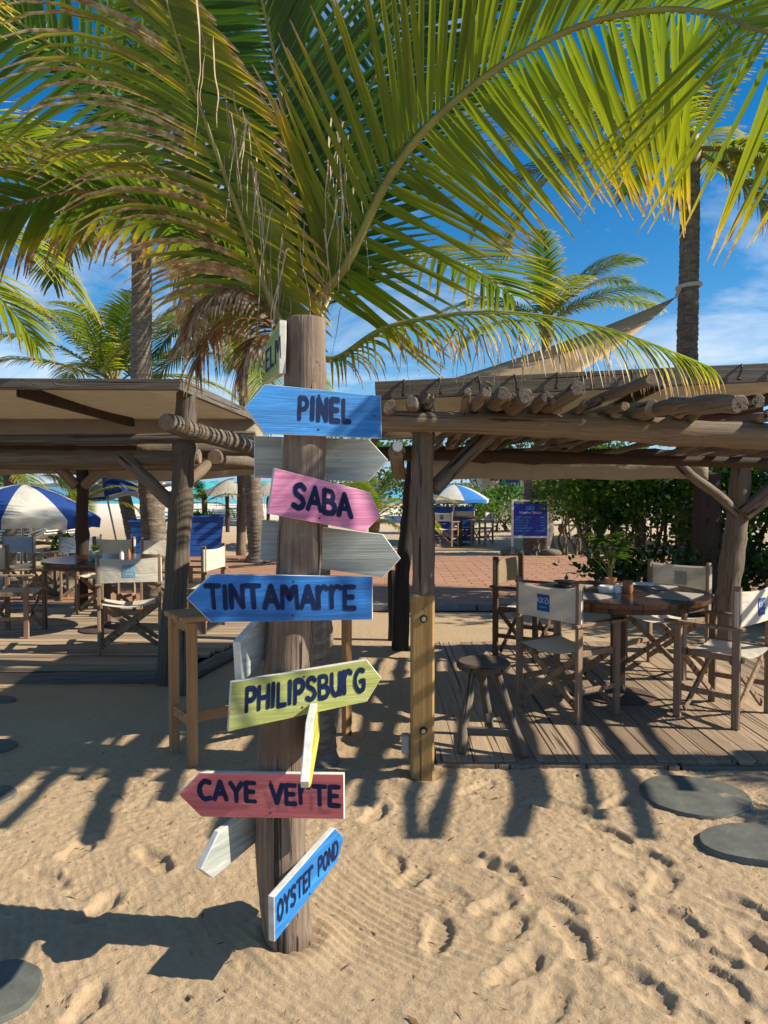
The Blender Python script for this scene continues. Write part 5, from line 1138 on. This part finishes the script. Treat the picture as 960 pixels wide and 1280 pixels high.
for k in range(220):
    dn = V((rng.uniform(-1, 1), rng.uniform(-1, 1), rng.uniform(.6, 2))).normalized(); nn = (V((0, 1, 0.1))-dn*dn.y).normalized()
    geo.append(leaf_geo((cx_-.18+rng.uniform(-.3, .3), cy_+rng.uniform(-.35, .35), ch_-.03), dn, nn, dn.cross(nn), 0, rng.uniform(.1, .22), .012, .5, 0, rng, 3, 0, .8))
vs, fs, pa, de = joined(geo); o = part('grass', uvmesh('grass', vs, fs, pa, de, M['bush']), None); tag(o, 'bright green grass tuft in the blue planter', None, None, 'stuff')
# stacked white loungers
def lounger_stack(px, Yd, n, label, w_=0.68, ry=0.25, ends=('', '')):
    x = P(px, 680, Yd).x
    slats = MB()
    pr = [(-.95, .30), (-.45, .12), (0, .10), (.95, .13)]
    for i in range(3):
        (a, za), (c_, zc) = pr[i], pr[i+1]; m_ = 6
        for k in range(m_): f = (k+.5)/m_; slats.box((0, a+(c_-a)*f, za+(zc-za)*f), (w_-.06, (c_-a)/m_*.7, .025))
        for s_ in (-1, 1): slats.tube([(s_*w_/2, a, za), (s_*w_/2, c_, zc)], .022, 6)
    for s_ in (-1, 1):
        for y_ in (-.5, .6): slats.box((s_*w_/2, y_, .06), (.05, .08, .1))
    me_ = slats.mesh('sun_lounger', M['plasticwhite'])
    for k in range(n):
        o = part('sun_lounger', me_, None, T(x+rng.uniform(-.02, .02), Yd+rng.uniform(-.03, .03), .0+k*.078) @ Matrix.Rotation(R(62)+ry+rng.uniform(-.02, .02), 4, 'Z'))
        tag(o, ends[0] if k == n-1 and ends[0] else ends[1] if k == 0 and ends[1] else label, 'sun lounger', 'stacked white sun loungers on the beach')
lounger_stack(30, 21, 11, 'white resin sun lounger in the tall stack behind the left parasol pole', ends=('topmost white lounger of the tall stack behind the left parasol pole', 'bottom white lounger of the tall stack behind the left parasol pole')); lounger_stack(63, 21.6, 10, 'white resin sun lounger in the stack left of the dark roof post', ry=.1, ends=('topmost white lounger of the stack left of the dark roof post', 'bottom white lounger of the stack left of the dark roof post'))
lounger_stack(290, 30, 8, 'white resin sun lounger in the far stack under the thatch')
# rope fence
t = thing('rope_fence', 'low rope fence on short posts beyond the left deck', 'fence', (-4.6, 11.2, 0)); tops = []
for px, Yd in ((-40, 10.9), (58, 11.3), (128, 11.6), (215, 12)):
    x = P(px, 700, Yd).x; log('post', (x, Yd, -.12), (x+rng.uniform(-.05, .05), Yd, .62), .06, .055, M['greywood'], t); tops.append(V((x, Yd-.05, .55)))
for a, c_ in zip(tops, tops[1:]):
    for dz in (0, -.28):
        b = MB(); b.tube([a.lerp(c_, k/10)+V((0, 0, dz-.22*math.sin(math.pi*k/10))) for k in range(11)], .02, 7); part('rope', autosmooth(b.mesh('rope', M['rope'])), t)
def boulder(px, py, Yd, r_, label):
    c_ = P(px, py, Yd); b = MB(); n, m_ = 14, 9; vs = []
    for i in range(m_+1):
        th_ = math.pi*i/m_
        for j in range(n):
            a = 2*math.pi*j/n; d = V((math.sin(th_)*math.cos(a), math.sin(th_)*math.sin(a), math.cos(th_)*.45)); vs.append(d*r_*(1+.28*mnoise.noise(d*1.6+V((px, 0, 0)))))
    b.add(vs, [(i*n+j, i*n+(j+1) % n, (i+1)*n+(j+1) % n, (i+1)*n+j)[::-1] for i in range(m_) for j in range(n)])
    tag(part('boulder', autosmooth(b.mesh('boulder', M['rock']), 70), None, T(c_.x, Yd, r_*.16)), label, 'rock')
boulder(639, 690, 17.5, .27, 'rounded rock under the left leg of the weather board'); boulder(688, 694, 17.4, .24, 'rounded rock under the right leg of the weather board')
boulder(95, 690, 12.4, .28, 'mossy rock beside the rope fence'); boulder(80, 735, 11.2, .3, 'pale rock under the rope fence')
# weather board
WY = 17.6; ws = thing('notice_board', 'white framed blue weather station board with KKO heading', 'notice board', (P(662, 690, WY).x, WY, 0))
x0, x1 = P(640.5, 650, WY).x, P(685, 650, WY).x; zt, zb_ = P(660, 628, WY).z, P(660, 671, WY).z; xm = (x0+x1)/2
for x in (x0, x1): part('leg', boxm('leg', (.045, .05, zt+.1), M['whitepaint'], .005), ws, T(x, WY, (zt+.05)/2-.02))
part('arm', boxm('arm', (x1-x0+.40, .045, .045), M['whitepaint'], .005), ws, T(xm+.2-.02, WY-.003, zt+.04))
part('rail', boxm('rail', (x1-x0-.05, .04, .045), M['whitepaint'], .005), ws, T(xm, WY, zb_-.005))
pn = part('panel', boxm('panel', (x1-x0-.052, .02, zt-zb_-.06), M['signblue'], .002), ws, T(xm, WY-.012, (zt+zb_)/2+.004))
def text(body, x, z, size, mat, align, parent, y):
    cu = bpy.data.curves.new('lettering', 'FONT'); cu.body = body; cu.size = size; cu.align_x = align; ob = bpy.data.objects.new('tmp_text', cu); C.objects.link(ob)
    bpy.context.view_layer.update(); dg = bpy.context.evaluated_depsgraph_get(); me_ = bpy.data.meshes.new_from_object(ob.evaluated_get(dg)); bpy.data.objects.remove(ob)
    me_.name = 'lettering'; me_.materials.clear(); me_.materials.append(M[mat]); part('lettering', me_, parent, T(x, y, z) @ Matrix.Rotation(R(90), 4, 'X'))
hh_ = zt-zb_; FY = WY-.0235
vs, fs = lettering('KKo', lambda u, v, h: V((xm-.09+.18*u, -h, zt-.17+.09*v)), .09, .12, 0); part('lettering', mesh('lettering', vs, fs, [M['cyanprint']]), pn, T(0, FY, 0))
text('Weather Station', xm, zt-.255, .077, 'print', 'CENTER', pn, FY)
for k, (a, c_) in enumerate((('COCONUT MOVING', 'WINDY'), ('COCONUT STILL', 'CALM'), ('COCONUT WET', 'RAINY'), ('COCONUT DRY', 'SUNNY'), ('COCONUT INVISIBLE', 'FOG'), ('COCONUT GONE', 'HURRICANE'))):
    z = zt-.355-k*.062; text(a, x0+.05, z, .042, 'cyanprint', 'LEFT', pn, FY); text(c_, x1-.05, z, .042, 'cyanprint', 'RIGHT', pn, FY)
hx = x1+.33-.02; t = thing('hanging_coconut', 'brown coconut hanging on a string from the weather board arm', 'coconut', (hx, WY, zt))
b = MB(); b.tube([(0, 0, .02), (0, 0, -.52)], .006, 6); part('string', b.mesh('string', M['rope']), t, T(hx, WY, zt))
b = MB(); b.lathe([(.005, -.11), (.06, -.085), (.085, 0), (.06, .09), (.005, .11)], 14); part('husk', autosmooth(b.mesh('husk', M['coconut']), 70), t, T(hx, WY, zt-.6))
# blue counter under the far parasol
t = thing('bar_counter', 'blue boarded counter under the far blue and white parasol', 'counter', (1.75, 21.6, 0))
for k in range(6): part('board', boxm('board', (1.5, .04, .155), M['planter'], .004), t, T(1.75, 21.5, .1+k*.162))
part('counter_top', boxm('counter_top', (1.6, .5, .05), M['planter'], .006), t, T(1.75, 21.7, 1.08)); part('side_board', boxm('side_board', (.04, .4, 1.0), M['planter'], .004), t, T(2.52, 21.72, .55)); part('side_board', boxm('side_board', (.04, .4, 1.0), M['planter'], .004), t, T(.98, 21.72, .55))
# bushes and hedges
def bush(label, c_, rad, nl, leaf=0.075, lm='bush', stems=6, group='bushes around the terrace', floor=0.25, seed=1, bm='branch', clumps=26):
    rs = np.random.RandomState(seed); cx, cy, cz = c_; rx, ry, rz_ = rad
    t = thing('bush', label, 'bush', (cx, cy, 0), 0, group); r = random.Random(seed)
    # clump centres spread through the crown's volume, nearer the outside
    cc = rs.normal(size=(clumps, 3)); cc /= np.linalg.norm(cc, axis=1)[:, None]; cc *= (0.55+0.45*rs.rand(clumps, 1)); cc *= np.array([rx, ry, rz_])*0.88
    for k in range(stems):
        a = r.uniform(0, 6.28); e = cc[r.randrange(clumps)]; p0 = V((cx+.25*rx*math.cos(a), cy+.25*ry*math.sin(a), -.05)); p2 = V((cx+e[0]*.85, cy+e[1]*.85, cz+e[2]*.7)); p1 = p0.lerp(p2, .5)+V((r.uniform(-.3, .3), r.uniform(-.3, .3), r.uniform(-.15, .15)))*min(1, rx)
        cur = catmull([p0, p0.lerp(p1, .5)+V((r.uniform(-.12, .12), r.uniform(-.1, .1), .05)), p1, p2], 14); b = MB(); b.tube(cur, [.045*(1-.75*i/14)*min(1.2, max(.5, rx)) for i in range(15)], 7)
        part('branch', autosmooth(b.mesh('branch', M[bm]), 70), t)
    pk = rs.randint(0, clumps, nl); pos = cc[pk]+rs.normal(size=(nl, 3))*np.array([rx, ry, rz_])*0.17
    ks = pos[:, 2]+cz > floor; pos = pos[ks]; pk = pk[ks]; n = len(pos)
    d = rs.normal(size=(n, 3)); d /= np.linalg.norm(d, axis=1)[:, None]; up = rs.normal(size=(n, 3))*.55+np.array([.25, -.1, .9]); s_ = np.cross(d, up); s_ /= np.linalg.norm(s_, axis=1)[:, None]+1e-6
    ln = leaf*(.7+.6*rs.rand(n, 1)); p = pos+np.array(c_); nn = np.cross(s_, d)
    vs = np.stack([p-d*ln*.5, p+s_*ln*.36+nn*ln*.06, p+d*ln*.5, p-s_*ln*.36+nn*ln*.06], 1).reshape(-1, 3); idx_ = np.arange(n)*4
    fs = np.concatenate([np.stack([idx_, idx_+1, idx_+2], 1), np.stack([idx_, idx_+2, idx_+3], 1)]).tolist()
    shade = rs.rand(clumps)[pk]*.55+rs.rand(n)*.45; par = np.repeat(np.stack([rs.rand(n)*.9, shade], 1), 4, 0); dead = np.repeat(np.stack([np.full(n, -.3), rs.rand(n)*.7], 1), 4, 0)
    o = part('foliage', uvmesh('foliage', vs.tolist(), fs, par, dead, M[lm], False), t); o['kind'] = 'stuff'
    return t
bush('dense green sea grape bush on crooked stems, behind the right table', (3.1, 10.2, 1.55), (1.05, .9, .62), 5200, .085, seed=2, stems=9, floor=.85, clumps=34)
bush('tall green bush behind the Y shaped rear post', (4.4, 9.6, 1.5), (1.1, 1.1, .75), 5200, .085, seed=3, stems=8, floor=.6, clumps=34)
bush('dark bush at the right edge behind the rear post', (5.4, 8.4, 1.25), (1.1, 1.4, 1.0), 4200, .085, 'bushd', seed=4, stems=7, floor=.2)
bush('green bush with bare stems right of the weather board', (P(715, 640, 17.5).x, 17.8, 1.35), (.95, .8, .72), 3600, .085, seed=5, stems=9, floor=.75)
bush('undergrowth by the rear post, its dark leaves standing in for deep shade under the bushes', (4.6, 9.0, .6), (1.6, .8, .6), 3200, .08, 'bushd', seed=22, stems=4, floor=.0)  # dark leaf colour stands in for the deep shade under the bushes
bush('low dark clipped hedge bush far behind the dark posts', (6.6, 24, 1.2), (1.7, 1.0, .62), 3200, .11, 'bushd', seed=6, stems=5, floor=.75)
bush('sunlit bright green shrub behind the far parasol', (2.2, 26, .85), (2.0, 1.0, .75), 3200, .11, seed=7, stems=3, floor=.05)
bush('bright yellow green shrub right of the far parasol', (4.3, 27, .9), (1.6, 1.0, .8), 2600, .11, seed=8, stems=3, floor=.05)
bush('sunlit shrub glimpsed between the dark posts', (8.6, 30, .75), (2.2, 1.2, .75), 2400, .12, seed=9, stems=3, floor=.05)
bush('dark tall tree crown in the far background right', (5.5, 33, 3.0), (4.5, 2.5, 1.6), 4200, .2, 'bushd', seed=10, stems=6, floor=1.2, bm='darkbranch')
bush('far green tree crown behind the signpost', (-1.0, 32, 2.4), (3.6, 2.5, 1.6), 4000, .18, 'bush', seed=11, stems=6, floor=.6)
bush('low shrub filling the deep shade beneath the sea grape bush with dark leaves', (4.0, 9.9, .5), (1.4, .8, .5), 2600, .08, 'bushd', seed=12, stems=4, floor=.0)  # shade below the sea grape put into a darker leaf colour
bush('pale dune shrub beside the rope fence', (P(68, 680, 17).x, 17.5, .22), (.5, .4, .25), 500, .09, seed=13, stems=2, floor=.02)
bush('large dark bush added outside the right edge to shade the hedge and terrace', (8.0, 9.3, 2.5), (1.7, 2.5, 2.2), 8000, .13, 'bushd', seed=14, stems=6, floor=.15)  # unseen bush, made tall to shade the hedge and the terrace
t = thing('tree', 'thick dark trunk behind the right table, under the bushes', 'tree', (3.65, 8.7, 0)); log('trunk', (3.65, 8.7, -.1), (3.7, 8.8, 1.7), .17, .15, M['darkwood'], t)
t = thing('tree', 'slim dark trunk rising behind the weather board', 'tree', (P(664, 690, 18.2).x, 18.2, 0)); log('trunk', (P(664, 690, 18.2).x, 18.2, -.1), P(664, 596, 18.2), .2, .17, M['trunk'], t)
# dark far pergola right
fp = thing('pergola', 'dark far pergola on black posts beyond the terrace, right', 'pergola', (5.8, 20, 0))
for px, py, Yd in ((734, 668, 22), (768, 682, 19.5), (800, 690, 18.2)):
    x = P(px, py, Yd).x; log('post', (x, Yd, -.1), (x, Yd, 2.0), .12, .11, M['blackpost'], fp)
beam('beam', (4.6, 19.6, 1.92), (9.5, 17.2, 1.95), (.12, .16), M['darkwood'], fp); beam('beam', (4.6, 22.3, 1.95), (11, 22.3, 1.95), (.12, .16), M['darkwood'], fp)
rv = MB(); rv.add([(4.5, 19.5, 2.06), (11, 16.8, 2.06), (11, 23, 2.10), (4.5, 23, 2.10)], [(0, 1, 2, 3)]); o = part('roof_fabric', rv.mesh('roof_fabric', M['roof']), fp); md = o.modifiers.new('thick', 'SOLIDIFY'); md.thickness = .01
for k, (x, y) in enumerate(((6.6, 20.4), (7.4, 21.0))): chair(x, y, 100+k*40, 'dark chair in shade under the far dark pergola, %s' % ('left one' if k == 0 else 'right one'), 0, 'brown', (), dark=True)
# pale building behind
bd = thing('building', 'pale low building with a flat roof far behind the bushes', 'building', (9, 38, 0))
part('wall', boxm('wall', (9, 5, 2.6), M['wall']), bd, T(9, 38, 1.3)); part('roof', boxm('roof', (9.8, 5.8, .25), M['greypot'], .03), bd, T(9, 38, 2.73))
for k in range(4):
    wn = part('window', boxm('window', (1.1, .06, 1.0), M['whitepaint'], .01), bd, T(5.8+k*2.1, 35.48, 1.45)); part('pane', boxm('pane', (.96, .02, .86), M['signblue']), wn, T(5.8+k*2.1, 35.44, 1.45))
